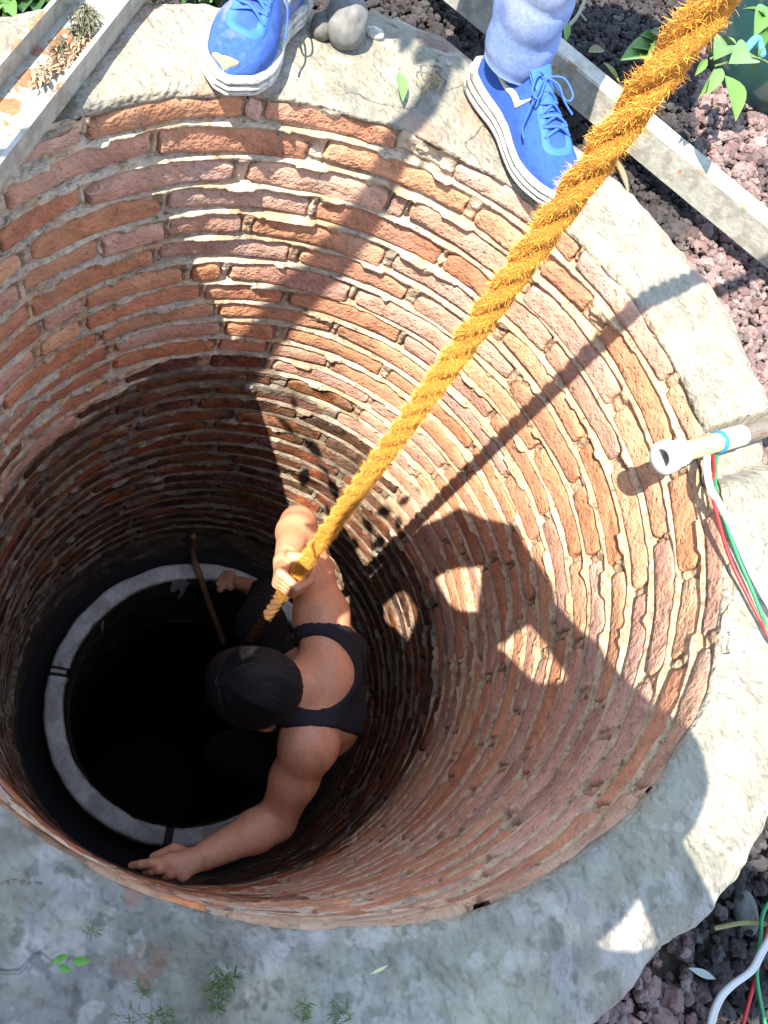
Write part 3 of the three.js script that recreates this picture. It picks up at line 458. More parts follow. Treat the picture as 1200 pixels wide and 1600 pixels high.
// ---------------------------------------------------------------- pipe and wires
{
  const white = std({ color: lin(0.47, 0.48, 0.49), roughness: 0.4 }), cream = std({ color: lin(0.43, 0.34, 0.185), roughness: 0.5 });
  const pp = thing('plastic_pipe', 'white and cream plastic pipe poking over the rim at right', 'pipe', PIPE_A);
  const along = at(1200, 668, 0.016).sub(PIPE_A).normalize(), q = new THREE.Quaternion().setFromUnitVectors(V(0, 1, 0), along);
  const part = (nm, prof, m) => { const g = new THREE.LatheGeometry(prof.map(p => new THREE.Vector2(p[0], p[1])), 36); g.applyQuaternion(q); return mesh(nm, g, m, pp); };
  const L = p => at(p, mix(716, 668, (p - 1034) / 166), 0.016).distanceTo(PIPE_A);
  part('coupling', [[0.0135, 0.03], [0.0135, 0.001], [0.0145, -0.001], [0.019, -0.001], [0.0215, 0], [0.0255, 0.001], [0.0265, 0.003], [0.0265, 0.016], [0.0245, 0.0185], [0.0205, 0.0175], [0.0205, L(1066)], [0.019, L(1068)], [0.0165, L(1069)]], white);
  part('cream_tube', [[0.0158, L(1064)], [0.0158, L(1120)]], cream);
  part('inner_tube', [[0.0001, 0.032], [0.0134, 0.0315]], std({ color: lin(0.03, 0.03, 0.03) }));
  part('blue_band', [[0.016, L(1119)], [0.0182, L(1119.5)], [0.0186, L(1122)], [0.0182, L(1124.5)], [0.016, L(1125)]], std({ color: lin(0.02, 0.2, 0.5), roughness: 0.4 }));
  part('white_sleeve', [[0.0155, L(1124)], [0.0175, L(1124.6)], [0.0175, L(1158)], [0.0155, L(1159)]], std({ color: lin(0.43, 0.40, 0.32), roughness: 0.5 }));
  part('grey_tube', [[0.0158, L(1156)], [0.0158, L(1156) + 0.6]], std({ map: paintTex, color: lin(0.5, 0.42, 0.37), roughness: 0.6 }));
  for (let i = 0; i < 18; i++) { const a = i / 18 * 6.283; const g = new THREE.CylinderGeometry(0.0008, 0.0008, L(1064) - 0.02, 5); g.translate(Math.cos(a) * 0.0206, (L(1064) + 0.02) / 2, Math.sin(a) * 0.0206); g.applyQuaternion(q); mesh('grip_rib', g, white, pp); }
  const wire = (nm, lab, pts, r, col) => tag(mesh(nm, tube(pts.map(p => at(...p)), r, 160, 8), std({ color: lin(...col), roughness: 0.45 })), lab, 'wire');
  const out = [[1330, 1150, -0.02], [1400, 1260, -0.1]];
  wire('electric_wire', 'red electric wire draped from the pipe over the rim', [[1114, 712, 0.004], [1116, 735, 0.006], [1112, 765, 0.012], [1122, 812, 0.012], [1140, 872, 0.012], [1165, 925, 0.012], [1187, 968, 0.012], [1215, 1015, 0.012], ...out, [1330, 1360, -0.12], [1215, 1430, YG + 0.04], [1190, 1490, YG + 0.035], [1178, 1535, YG + 0.03], [1166, 1580, YG + 0.03], [1150, 1640, YG + 0.03]], 0.0027, [0.42, 0.022, 0.026]);
  wire('electric_wire', 'green electric wire draped from the pipe over the rim', [[1120, 706, 0.0], [1118, 735, 0.004], [1119, 770, 0.009], [1132, 812, 0.012], [1152, 868, 0.012], [1175, 922, 0.012], [1192, 965, 0.012], [1212, 1005, 0.012], [1335, 1145, -0.02], [1410, 1260, -0.1], [1320, 1330, -0.12], [1206, 1405, YG + 0.05], [1188, 1465, YG + 0.045], [1182, 1520, YG + 0.04], [1190, 1575, YG + 0.03], [1205, 1640, YG + 0.03]], 0.0027, [0.015, 0.24, 0.09]);
  const cab = thing('white_cable', 'white twin cable looping from the pipe over the rim to the gravel', 'cable');
  for (const o of [0, 5.2]) mesh('strand', tube([[1102 + o, 706, 0.008], [1102 + o, 735, 0.012], [1108 + o, 765, 0.014], [1126 + o, 795, 0.014], [1148 + o, 840, 0.014], [1172 + o, 895, 0.014], [1198 + o, 942, 0.014], [1225 + o, 985, 0.014], [1340 + o, 1140, -0.02], [1420 + o, 1270, -0.1], [1340 + o, 1360, -0.12], [1235 + o, 1420, YG + 0.055], [1193 + o, 1478, YG + 0.055], [1172 + o, 1515, YG + 0.05], [1140 + o, 1540, YG + 0.048], [1121 + o, 1562, YG + 0.045], [1108 + o, 1600, YG + 0.04], [1104 + o, 1660, YG + 0.035]].map(p => at(...p)), 0.0034, 180, 8), std({ color: lin(0.5, 0.5, 0.485), roughness: 0.4 }), cab);
  const tie = tube([at(1113, 706, 0.01), at(1118, 716, 0.006), at(1124, 700, 0.016)], 0.002, 12, 6); mesh('wire_end', tie, std({ color: lin(0.02, 0.3, 0.12), roughness: 0.45 }), pp);
}
// ---------------------------------------------------------------- the rope, hanging plumb into the well
const RX = 0.092, RZ = -0.052;
const ropeAt = y => V(RX + (y > 0.05 ? -0.012 * (y - 0.05) : 0.006 * Math.min(1, -y + 0.05)), y, RZ + (y > 0 ? 0.035 * y : -0.028 * Math.min(1, -y)));
{
  const rope = thing('rope', 'thick frayed orange twisted rope hanging down into the well', 'rope');
  const fib = texture(256, (u, v) => { const k = 0.92 + 0.4 * fbmP(u, v, 40, 101, 3) + 0.25 * fbmP(u, v, 5, 102, 3); return [k, k * (0.97 + 0.1 * fbmP(u, v, 12, 103, 2)), k * 0.9]; }, true, 1);
  const bump = grey(256, (u, v) => 0.5 + 0.6 * fbmP(u * 0.999, v, 60, 104, 3), 1);
  for (const t of [fib, bump]) t.repeat.set(60, 3);
  const fm = std({ vertexColors: true, color: lin(0.92, 0.41, 0.055), map: fib, bumpMap: bump, bumpScale: 0.004, roughness: 1 });
  const top = 1.75, bot = -2.9, pitch = 0.15, strandR = 0.0089, off = 0.0081;
  for (let s = 0; s < 3; s++) {
    const pts = [], N = 420; for (let i = 0; i <= N; i++) { const y = mix(top, bot, i / N), a = -y / pitch * 6.283 + s * 2.094, c = ropeAt(y); pts.push(V(c.x + Math.cos(a) * off, y, c.z + Math.sin(a) * off)); }
    const sg = tube(pts, t => strandR * (1 + 0.10 * noise3(t * 180, s, 3)), 900, 9), SP = sg.attributes.position, cl = [];
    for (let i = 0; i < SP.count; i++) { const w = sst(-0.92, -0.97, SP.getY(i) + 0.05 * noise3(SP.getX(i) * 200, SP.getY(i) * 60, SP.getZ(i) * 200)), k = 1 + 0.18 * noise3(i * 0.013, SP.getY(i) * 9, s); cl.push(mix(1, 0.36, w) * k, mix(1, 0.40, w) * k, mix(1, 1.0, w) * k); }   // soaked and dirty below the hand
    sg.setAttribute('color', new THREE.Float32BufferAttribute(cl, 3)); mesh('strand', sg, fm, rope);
  }
  const n = 70000, blade = grid(4, 1, (i, j) => { const t = i / 4, w = 0.00042 * (1 - t * 0.8); return [t, t * t * 0.9, (j - 0.5) * 2 * w]; }); // length 1, scaled per fibre along x
  const im = new THREE.InstancedMesh(blade, std({ color: lin(0.97, 0.49, 0.085), roughness: 0.9, side: THREE.DoubleSide }), n), M = new THREE.Matrix4();
  for (let i = 0; i < n; i++) {
    const u = rnd(), y = mix(1.1, -1.02, Math.pow(u, 0.8)), s = Math.floor(rnd() * 3), a = -y / pitch * 6.283 + s * 2.094, c = ropeAt(y), b = rr(0, 6.283);
    const ctr = V(c.x + Math.cos(a) * off, y, c.z + Math.sin(a) * off), nrm = V(Math.cos(b), 0, Math.sin(b)), p = ctr.clone().addScaledVector(nrm, strandR * 0.9);
    const tan = V(Math.sin(a) * off * 6.283 / pitch, 1, -Math.cos(a) * off * 6.283 / pitch).normalize(); if (rnd() < 0.75) tan.negate();
    const x = tan.multiplyScalar(rr(0.4, 1)).addScaledVector(nrm, rr(0.25, 1.0)).add(V(rr(-0.3, 0.3), rr(-0.2, 0.2), rr(-0.3, 0.3))).normalize(); const z = x.clone().cross(V(rr(-1, 1), rr(-1, 1), rr(-1, 1))).normalize(), yv = z.clone().cross(x);
    const L = rr(0.003, 0.007) * (rnd() < 0.06 ? 1.5 : 1), W = rr(0.45, 0.85);
    M.makeBasis(x.multiplyScalar(L), yv.multiplyScalar(L), z.multiplyScalar(W)); M.setPosition(p); im.setMatrixAt(i, M);
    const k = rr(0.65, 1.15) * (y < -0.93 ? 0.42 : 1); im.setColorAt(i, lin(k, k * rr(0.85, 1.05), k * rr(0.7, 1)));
  }
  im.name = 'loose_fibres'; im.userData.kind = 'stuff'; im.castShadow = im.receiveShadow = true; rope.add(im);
  const o = tube([onWall(302, 838, 0.585), onWall(300, 858, 0.585), at(304, 878, YR + 0.012), at(312, 898, YR + 0.014), at(322, 930, YR - 0.1), at(336, 968, YR - 0.22), at(349, 1003, YR - 0.35)], 0.012, 50, 9);
  tag(mesh('old_rope', o, std({ color: lin(0.36, 0.20, 0.10), map: fib, roughness: 1 })), 'old brown rope hanging over the concrete ring into the dark', 'rope');
  const yc = tube([onWall(561, 1000, 0.585), onWall(565, 1040, 0.583), onWall(567, 1085, 0.586), onWall(562, 1120, 0.584), onWall(556, 1150, 0.586)], 0.005, 40, 6);
  tag(mesh('yellow_cord', yc, std({ color: lin(0.5, 0.42, 0.06) })), 'thin yellow cord hanging on the wall behind the person in the well', 'cord');
}
// ---------------------------------------------------------------- people
const capsule = (a, b, ra, rb) => { const d = b.clone().sub(a), l2 = d.lengthSq() || 1e-9; return p => { const x = p.x - a.x, y = p.y - a.y, z = p.z - a.z; const t = clamp((x * d.x + y * d.y + z * d.z) / l2); return Math.hypot(x - d.x * t, y - d.y * t, z - d.z * t) - (ra + (rb - ra) * t); }; };
const ball = (c, r, s = [1, 1, 1]) => p => { const x = (p.x - c.x) / s[0], y = (p.y - c.y) / s[1], z = (p.z - c.z) / s[2]; return (Math.hypot(x, y, z) - r) * Math.min(...s); };
const blend = (list, k) => p => { let d = 1e3; for (const f of list) { const e = f(p); if (e - d > k) continue; if (d - e > k) { d = e; continue; } const h = clamp(0.5 + 0.5 * (d - e) / k); d = mix(d, e, h) - k * h * (1 - h); } return d; };
const chain = (pts, rs) => pts.slice(1).map((q, i) => capsule(pts[i], q, rs[i], rs[i + 1]));
function skinOf(f, c, half, res) {                               // the surface f = 0 inside a cube
  const mc = new MarchingCubes(res, skinMat, false, false, 260000), p = V(0, 0, 0), n = mc.size, hs = mc.halfsize;
  for (let z = 0; z < n; z++) for (let y = 0; y < n; y++) for (let x = 0; x < n; x++) { p.set(c.x + (x - hs) / hs * half, c.y + (y - hs) / hs * half, c.z + (z - hs) / hs * half); mc.field[x + y * n + z * n * n] = -f(p); }
  mc.isolation = 0; mc.update();
  const g = new THREE.BufferGeometry();
  g.setAttribute('position', new THREE.BufferAttribute(mc.positionArray.slice(0, mc.count * 3), 3));
  const h = mergeVertices(g, 1e-5); h.scale(half, half, half); h.translate(c.x, c.y, c.z); h.computeVertexNormals();
  const P = h.attributes.position, uv = new Float32Array(P.count * 2); for (let i = 0; i < P.count; i++) { uv[2 * i] = P.getX(i) + P.getY(i) * 0.3; uv[2 * i + 1] = P.getZ(i) + P.getY(i) * 0.7; } h.setAttribute('uv', new THREE.BufferAttribute(uv, 2));
  return h;
}
const skinTex = texture(512, (u, v) => { const a = fbmP(u, v, 14, 111, 4), b = fbmP(u, v, 160, 112, 2); const f = sst(0.2, 0.38, fbmP(u, v, 60, 115, 3)), g = sst(0.05, 0.35, fbmP(u, v, 9, 116, 5)), k = 1 + 0.14 * a + 0.16 * b - 0.06 * f; return [0.8 * k * (1 - 0.12 * g), 0.76 * k * (1 - 0.16 * a) * (1 - 0.14 * g), 0.74 * k * (1 - 0.22 * a) * (1 - 0.17 * g)]; }, true, 0.5);
const skinBump = grey(512, (u, v) => 0.5 + 0.5 * fbmP(u, v, 150, 113, 3), 0.3);
const skinMat = new THREE.MeshPhysicalMaterial({ map: skinTex, color: lin(0.90, 0.44, 0.26), roughness: 0.5, bumpMap: skinBump, bumpScale: 0.0004 });
const inside = (p, m = 0.585) => { const r = Math.hypot(p.x, p.z); if (r > m) { p.x *= m / r; p.z *= m / r; } return p; };
{ // the person standing in the well
  const who = thing('person', 'person in black tank top standing in the well, gripping the orange rope', 'person');
  const Rs = at(503, 962, -0.96), Ls = at(484, 1160, -0.97), Rel = at(466, 818, -1.0), Lel = at(432, 1282, -1.15), neck = at(468, 1064, -0.93);
  const rp = ropeAt(-0.84), Rw = at(449, 868, -0.875);
  const Lw = inside(at(318, 1338, -1.07), 0.55);
  const mid = Rs.clone().add(Ls).multiplyScalar(0.5), chest = V(mid.x + 0.045, -1.12, mid.z), belly = V(mid.x + 0.055, -1.36, mid.z), hip = V(mid.x + 0.03, -1.6, mid.z);
  const headC = at(398, 1076, -0.93), chin = V(headC.x - 0.035, headC.y - 0.10, headC.z);
  const Rk = at(408, 972, -1.5), Ra = at(414, 922, YR + 0.09), Lk = V(0.12, -2.02, 0.2), La = V(0.10, -2.42, 0.2);
  const Rh = V(hip.x, hip.y - 0.02, hip.z - 0.1), Lh = V(hip.x, hip.y - 0.02, hip.z + 0.1);
  const trunk = blend([
    capsule(V(chest.x, chest.y + 0.03, chest.z - 0.085), V(chest.x, chest.y + 0.03, chest.z + 0.085), 0.098, 0.098),
    capsule(V(belly.x, belly.y, belly.z - 0.05), V(belly.x, belly.y, belly.z + 0.05), 0.112, 0.112),
    capsule(chest, belly, 0.11, 0.11), capsule(belly, hip, 0.11, 0.105), capsule(Rh, Lh, 0.1, 0.1),
    capsule(V(mid.x + 0.03, -0.965, mid.z), Rs, 0.062, 0.058), capsule(V(mid.x + 0.03, -0.965, mid.z), Ls, 0.062, 0.058),
    ball(Rs.clone().add(V(0, -0.01, -0.004)), 0.066), ball(Ls.clone().add(V(0, -0.01, 0.004)), 0.066),
    capsule(V(mid.x + 0.03, -0.97, mid.z), headC.clone().add(V(0.055, 0.0, 0)), 0.06, 0.054),
    capsule(V(chest.x + 0.03, chest.y + 0.1, chest.z - 0.08), V(chest.x + 0.04, chest.y - 0.1, chest.z - 0.06), 0.06, 0.06), capsule(V(chest.x + 0.03, chest.y + 0.1, chest.z + 0.08), V(chest.x + 0.04, chest.y - 0.1, chest.z + 0.06), 0.06, 0.06),
  ], 0.045);
  const lim = (a, b, c, r) => [capsule(a, a.clone().lerp(b, 0.45), r[0], r[1]), capsule(a.clone().lerp(b, 0.45), b, r[1], r[2]), capsule(b, b.clone().lerp(c, 0.3), r[2], r[3]), capsule(b.clone().lerp(c, 0.3), c, r[3], r[4])];
  const arms = blend([...lim(Rs, Rel, Rw, [0.06, 0.056, 0.045, 0.047, 0.031]), ...lim(Ls, Lel, Lw, [0.06, 0.057, 0.046, 0.048, 0.032])], 0.022);
  const bow = 0.95, unbow = p => { const x = p.x - headC.x, y = p.y - headC.y; return V(headC.x + x * Math.cos(bow) + y * Math.sin(bow), headC.y - x * Math.sin(bow) + y * Math.cos(bow), p.z); };
  const head0 = blend([ball(headC, 0.092, [1.08, 1.05, 0.86]), capsule(headC.clone().add(V(-0.03, -0.05, 0)), chin, 0.062, 0.04),
    capsule(headC.clone().add(V(-0.095, -0.03, 0)), headC.clone().add(V(-0.112, -0.062, 0)), 0.011, 0.015),   // nose, ears, brow, lips
    ball(headC.clone().add(V(0.005, -0.035, 0.082)), 0.02, [0.9, 1.5, 0.6]), ball(headC.clone().add(V(0.005, -0.035, -0.082)), 0.02, [0.9, 1.5, 0.6]),
    capsule(headC.clone().add(V(-0.088, -0.02, -0.03)), headC.clone().add(V(-0.088, -0.02, 0.03)), 0.012, 0.012), capsule(headC.clone().add(V(-0.085, -0.09, -0.016)), headC.clone().add(V(-0.085, -0.09, 0.016)), 0.009, 0.009)], 0.016);
  const head = p => head0(unbow(p));
  const legs = blend([capsule(Rh, Rk, 0.088, 0.062), capsule(Rk, Ra, 0.056, 0.04), capsule(Lh, Lk, 0.088, 0.062), capsule(Lk, La, 0.056, 0.04)], 0.03);
  const body = blend([trunk, arms, head], 0.02);
  const all = [skinOf(body, V(0.13, -1.15, 0.12), 0.62, 132)];
  // right hand: palm on the near side of the rope, fingers closed round it
  const ring = (deg, r, y) => V(rp.x + r * Math.cos(deg * D2R), y, rp.z + r * Math.sin(deg * D2R));
  const fist = [capsule(Rw, Rw.clone().lerp(ring(205, 0.042, -0.845), 0.5), 0.03, 0.026)], dyF = [-0.808, -0.828, -0.848, -0.866];
  dyF.forEach((y, i) => { const m = ring(168 - i * 3, 0.042, y); fist.push(capsule(Rw.clone().lerp(m, 0.3), m, 0.019, 0.0125)); });
  const fingers = dyF.map((y, i) => chain([ring(168 - i * 3, 0.042, y), ring(96, 0.041 - i * 0.001, y + 0.001), ring(38, 0.034, y + 0.002), ring(2 + i * 6, 0.0305, y + 0.003)], [0.0118, 0.0108, 0.0096, 0.0084].map(q => q * (i === 3 ? 0.88 : 1))));
  const thumb = chain([Rw.clone().lerp(ring(225, 0.04, -0.835), 0.55), ring(245, 0.043, -0.818), ring(300, 0.036, -0.802), ring(345, 0.031, -0.798)], [0.017, 0.0135, 0.0115, 0.0095]);
  const palmF = blend(fist, 0.012), digits = [...fingers, thumb].map(f => blend(f, 0.003));
  all.push(skinOf(p => { let d = palmF(p); const k = 0.006; for (const f of digits) { const e = f(p), h = clamp(0.5 + 0.5 * (d - e) / k); d = mix(d, e, h) - k * h * (1 - h); } return d; }, V(rp.x - 0.005, -0.845, rp.z - 0.02), 0.088, 64));
  // left hand spread on the wall
  const tips = [[206, 1352], [228, 1362], [255, 1371], [285, 1374]].map(([x, y], i) => inside(at(x, y, -1.075 - 0.004 * i), 0.588)), mcp = [[262, 1345], [266, 1353], [274, 1360], [287, 1364]].map(([x, y], i) => inside(at(x, y, -1.055), 0.575));
  const palm = blend([...mcp.map(m => capsule(Lw, m, 0.024, 0.0135)), capsule(mcp[0], mcp[3], 0.0125, 0.0125)], 0.012);
  const fg = mcp.map((m, i) => { const t = tips[i], a = m.clone().lerp(t, 0.45).add(V(0, 0.016, 0)), b = m.clone().lerp(t, 0.76).add(V(0, 0.012, 0)); return blend(chain([m, a, b, t], [0.0118, 0.0105, 0.0094, 0.008]), 0.003); });
  const th = blend(chain([Lw.clone().lerp(mcp[0], 0.3), Lw.clone().lerp(mcp[0], 0.75).add(V(-0.006, -0.03, -0.022)), mcp[0].clone().add(V(-0.03, -0.045, -0.008))], [0.017, 0.0125, 0.009]), 0.004);
  all.push(skinOf(p => { let d = palm(p); const k = 0.006; for (const f of [...fg, th]) { const e = f(p), h = clamp(0.5 + 0.5 * (d - e) / k); d = mix(d, e, h) - k * h * (1 - h); } return d; }, mcp[1].clone().add(V(0, 0, -0.01)), 0.12, 76));
  // bare right foot braced on the concrete ring
  const heel = Ra.clone().add(V(0.0, -0.055, 0.0)), ball_ = at(358, 905, YR + 0.02), toe = (x, y) => at(x, y, YR + 0.014);
  const foot = blend([capsule(Ra, heel, 0.036, 0.03), capsule(heel, ball_, 0.028, 0.02), capsule(Ra, ball_.clone().lerp(Ra, 0.3), 0.03, 0.024), capsule(at(360, 898, YR + 0.018), at(360, 916, YR + 0.018), 0.018, 0.018), ...[[344, 921, 0.013], [341, 912, 0.0105], [343, 905, 0.0095], [347, 899, 0.009], [352, 894, 0.0085]].map(([x, y, r]) => capsule(ball_.clone().lerp(toe(x, y), 0.4), toe(x, y), r * 1.1, r))], 0.006);
  all.push(skinOf(foot, at(375, 910, YR + 0.03), 0.13, 64));
  mesh('body', mergeGeometries(all), skinMat, who);
  const zc = mid.z, x0 = mid.x;
  const cloth = p => { const wob = 0.0008 * noise3(p.x * 30, p.y * 22, p.z * 30); const el = (Math.hypot((p.x - (x0 - 0.02)) / 0.1, (p.z - zc) / 0.088) - 1) * 0.08; const arm = Math.abs(p.z - zc - 0.004) - (p.y > -1.08 ? 0.124 + 0.02 * sst(0.0, 0.1, p.x - x0) * 0 : 0.19); const top = p.y > -1.14 ? -el : -1; return Math.max(trunk(p) - 0.006 + wob, arm, top, p.y + 0.87, -1.66 - p.y); };
  const fabric = texture(256, (u, v) => { const k = 0.8 + 0.5 * fbmP(u, v, 60, 121, 3); return [k, k, k]; }, true, 0.2);
  mesh('tank_top', skinOf(cloth, V(x0 + 0.03, -1.27, zc), 0.43, 100), std({ color: lin(0.017, 0.016, 0.024), map: fabric, roughness: 0.85 }), who, 'black sleeveless top with scooped back');
  const trouserF = blend([p2 => legs(p2) - 0.012, p2 => Math.max(trunk(p2) - 0.01, p2.y + 1.52)], 0.02);
  mesh('trousers', skinOf(p => trouserF(p) + 0.003 * noise3(p.x * 25, p.y * 25, p.z * 25), V(0.14, -1.68, 0.06), 0.46, 92), std({ color: lin(0.012, 0.013, 0.018), roughness: 0.95 }), who);
  // hair: cap of many strands over the skull
  const hairF = p0 => { const p = unbow(p0), s = ball(headC.clone().add(V(0.012, 0.008, 0)), 0.102, [1.08, 1.05, 0.9])(p); const str = 0.0016 * noise3(p.x * 60, p.y * 26, p.z * 160) + 0.0012 * noise3(p.x * 30, p.y * 20, p.z * 60); return Math.max(s + str, -(ball(headC.clone().add(V(-0.12, -0.075, 0)), 0.075)(p))); };
  mesh('hair', skinOf(hairF, headC, 0.14, 84), std({ color: lin(0.005, 0.005, 0.007), roughness: 0.8 }), who);
  const st = [], back = p => { const x = p.x - headC.x, y = p.y - headC.y; return V(headC.x + x * Math.cos(bow) - y * Math.sin(bow), headC.y + x * Math.sin(bow) + y * Math.cos(bow), p.z); }; for (let i = 0; i < 1500; i++) { const a = rr(0, 6.283), reach = rr(0.5, 1.9), lift = rr(0, 0.009), P = []; for (let q = 0; q <= 3; q++) { const ph = mix(0.15, reach, q / 3), r = 0.103 + lift * (q / 3) + 0.0015 * rnd(); P.push(back(V(headC.x + 0.012 + 1.08 * r * Math.sin(ph) * Math.cos(a), headC.y + 0.008 + 1.05 * r * Math.cos(ph), headC.z + 0.9 * r * Math.sin(ph) * Math.sin(a + 0.12 * q)))); } st.push(tube(P, t => 0.0013 * (1.15 - t), 6, 4)); }
  mesh('hair_strands', merged(st), std({ color: lin(0.006, 0.006, 0.008), roughness: 0.6 }), who).userData.kind = 'stuff';
}
// ---- shoes: a lofted upper on a grooved sole, long axis +x, toe at x = L
const knit = texture(256, (u, v) => { const w = 0.5 + 0.5 * Math.sin(u * 256 * 0.8) * Math.sin(v * 256 * 0.8); const k = 0.78 + 0.3 * w + 0.3 * fbmP(u, v, 12, 131, 4); return [k, k, k]; }, true, 0.09);
const knitDusty = texture(512, (u, v) => { const d = sst(-0.05, 0.35, fbmP(u, v, 5, 133, 5)) * 0.6, k = 0.85 + 0.3 * fbmP(u, v, 40, 134, 3); return [mix(0.034, 0.24, d) * k, mix(0.10, 0.245, d) * k, mix(0.36, 0.32, d) * k]; }, true, 0.3);
const blue = std({ map: knit, color: lin(0.024, 0.085, 0.36), roughness: 0.95 }), blueDusty = std({ map: knitDusty, roughness: 0.95 });
const brightBlue = std({ map: knit, color: lin(0.034, 0.15, 0.48), roughness: 0.75 }), laceMat = std({ map: knit, color: lin(0.04, 0.13, 0.5), roughness: 0.8 });
const soleWhite = std({ map: mortarTex, color: lin(0.56, 0.545, 0.50), roughness: 0.7 }), soleGroove = std({ color: lin(0.26, 0.27, 0.31), roughness: 0.8 });
function shoe(parent, heelP, toeP, flip, dusty, label) {
  const g0 = new THREE.Group(); g0.name = 'shoe'; g0.userData.label = label; parent.add(g0);
  const L = heelP.distanceTo(toeP); g0.position.copy(heelP);
  const X = toeP.clone().sub(heelP).normalize(), Zv = X.clone().cross(V(0, 1, 0)).normalize(), Yv = Zv.clone().cross(X);
  g0.quaternion.setFromRotationMatrix(new THREE.Matrix4().makeBasis(X, Yv, Zv));
  const wI = t => L * 0.172 * Math.pow(Math.sin(Math.PI * Math.min(1, 0.10 + t * 0.90)), 0.42) * (0.86 - 0.20 * Math.exp(-(((t - 0.42) / 0.2) ** 2)) + 0.30 * sst(0.35, 0.72, t)) * Math.sqrt(clamp((1.0 - t) / 0.10)) ** 0.9 * Math.sqrt(clamp((t + 0.004) / 0.10));
  const bend = t => flip * L * 0.028 * Math.sin(Math.PI * clamp((t - 0.2) / 0.8)) ;
  const rise = t => 0.012 * sst(0.72, 1, t) + 0.004 * sst(0.12, 0, t);
  const mids = t => mix(0.036, 0.026, sst(0.1, 0.7, t));
  const topY = t => { const k = [[0, 0.098], [0.06, 0.106], [0.18, 0.094], [0.3, 0.094], [0.38, 0.105], [0.46, 0.100], [0.6, 0.082], [0.75, 0.064], [0.88, 0.054], [0.96, 0.046], [1, 0.036]]; for (let i = 0; i < k.length - 1; i++) if (t <= k[i + 1][0]) { const s = (t - k[i][0]) / (k[i + 1][0] - k[i][0]); return mix(k[i][1], k[i + 1][1], s * s * (3 - 2 * s)); } return 0.036; };
  const surf = (t, ph, off = 0) => {                              // ph 0 .. 1 over the top from one side to the other
    const a = Math.PI * ph, w = wI(t) * 0.96 + off, b = mids(t) + rise(t) * 0.7, h = topY(t) - b + off, side = Math.cos(a), up = Math.sin(a);
    const narrow = mix(1, 0.72, sst(0.2, 1, up) * sst(0.8, 0.45, t));
    return V(t * L, b + h * Math.pow(up, 0.75), bend(t) + w * Math.sign(side) * Math.pow(Math.abs(side), 0.8) * narrow);
  };
  const NT = 56, NP = 28;
  const upper = grid(NP, NT, (i, j) => { const t = 0.004 + 0.99 * j / NT, ph = i / NP, p = surf(t, ph); const e = Math.hypot((t - 0.21) / 0.15, (ph - 0.5) / 0.235); if (e < 1) p.y -= 0.05 * (1 - e * e); else if (e < 1.5) p.y += 0.0035 * Math.sin((e - 1) * 2 * Math.PI); p.y += 0.0012 * noise3(t * 40, ph * 24, 4); return p.toArray(); }, (i, j) => [j / NT * L, i / NP * 0.2]);
  mesh('upper', upper, dusty ? blueDusty : blue, g0);
  const solid = (y0, y1, grow) => { const n = 64, ring = []; for (let i = 0; i < n; i++) { const s = i / n, t = s < 0.5 ? s * 2 : 2 - s * 2, tt = (1 - Math.cos(Math.PI * t)) / 2; ring.push([tt, s < 0.5 ? 1 : -1]); } const prof = [[y0, -0.006], [y0, 0], [mix(y0, y1, 0.3), 0.003], [mix(y0, y1, 0.7), 0.003], [y1, -0.001], [y1, -0.02]]; return grid(n, prof.length - 1, (i, j) => { const [t, s] = ring[i % n], [f, o] = prof[j]; const w = wI(t) + grow + o, e = (t - 0.5) * 2 * (grow + o); return [t * L + e, f * mids(t) + rise(t), bend(t) + s * Math.max(0.0005, w)]; }, (i, j) => [i / n * 0.6, j * 0.01]); };
  mesh('sole', merged([solid(0, 0.33, 0.006), solid(0.38, 0.62, 0.007), solid(0.67, 1.04, 0.005)]), soleWhite, g0);
  mesh('sole_groove', merged([solid(0.02, 1.0, 0.001)]), soleGroove, g0);
  const eye = []; for (const s of [-1, 1]) eye.push([s]);
  const strip = (path, wid, off, n = 40, seg = 4) => grid(n, seg, (i, j) => { const s = i / n, [t, ph] = path(s), [t2, ph2] = path(Math.min(1, s + 0.01)), [t1, ph1] = path(Math.max(0, s - 0.01)); const dt = (t2 - t1) * L, dp = (ph2 - ph1) * 0.14, l = Math.hypot(dt, dp) || 1; const o = (j / seg - 0.5) * 2 * wid(s); const edge = j === 0 || j === seg ? -0.0025 : 0; return surf(t + o * (-dp / l) / L, ph + o * (dt / l) / 0.14, off + edge).toArray(); });
  mesh('eyestay', strip(s => { const a = (s - 0.5) * 2; return Math.abs(a) > 0.42 ? [mix(0.70, 0.40, (Math.abs(a) - 0.42) / 0.58), 0.5 + Math.sign(a) * 0.14] : [0.70 + 0.06 * Math.cos(a / 0.42 * Math.PI / 2), 0.5 + 0.14 * Math.sin(a / 0.42 * Math.PI / 2)]; }, () => 0.0075, 0.0028, 60), brightBlue, g0, 'bright blue band round the lace opening');
  // side emblem: a curved tick, broad at its bend and thin towards the heel
  for (const s of [-1, 1]) mesh('emblem', strip(q => { const t = q < 0.22 ? mix(0.47, 0.43, q / 0.22) : mix(0.43, 0.06, (q - 0.22) / 0.78), e = q < 0.22 ? mix(0.27, 0.13, Math.pow(q / 0.22, 0.8)) : mix(0.13, 0.30, Math.pow((q - 0.22) / 0.78, 1.25) * 0.42); return [t, s > 0 ? e : 1 - e]; }, q => q < 0.22 ? mix(0.001, 0.0042, q / 0.22) : mix(0.0042, 0.0016, Math.pow((q - 0.22) / 0.78, 0.8)), 0.0042, 50, 4), std({ color: lin(0.5, 0.5, 0.44), roughness: 0.5 }), g0, 'pale curved tick emblem on the side');
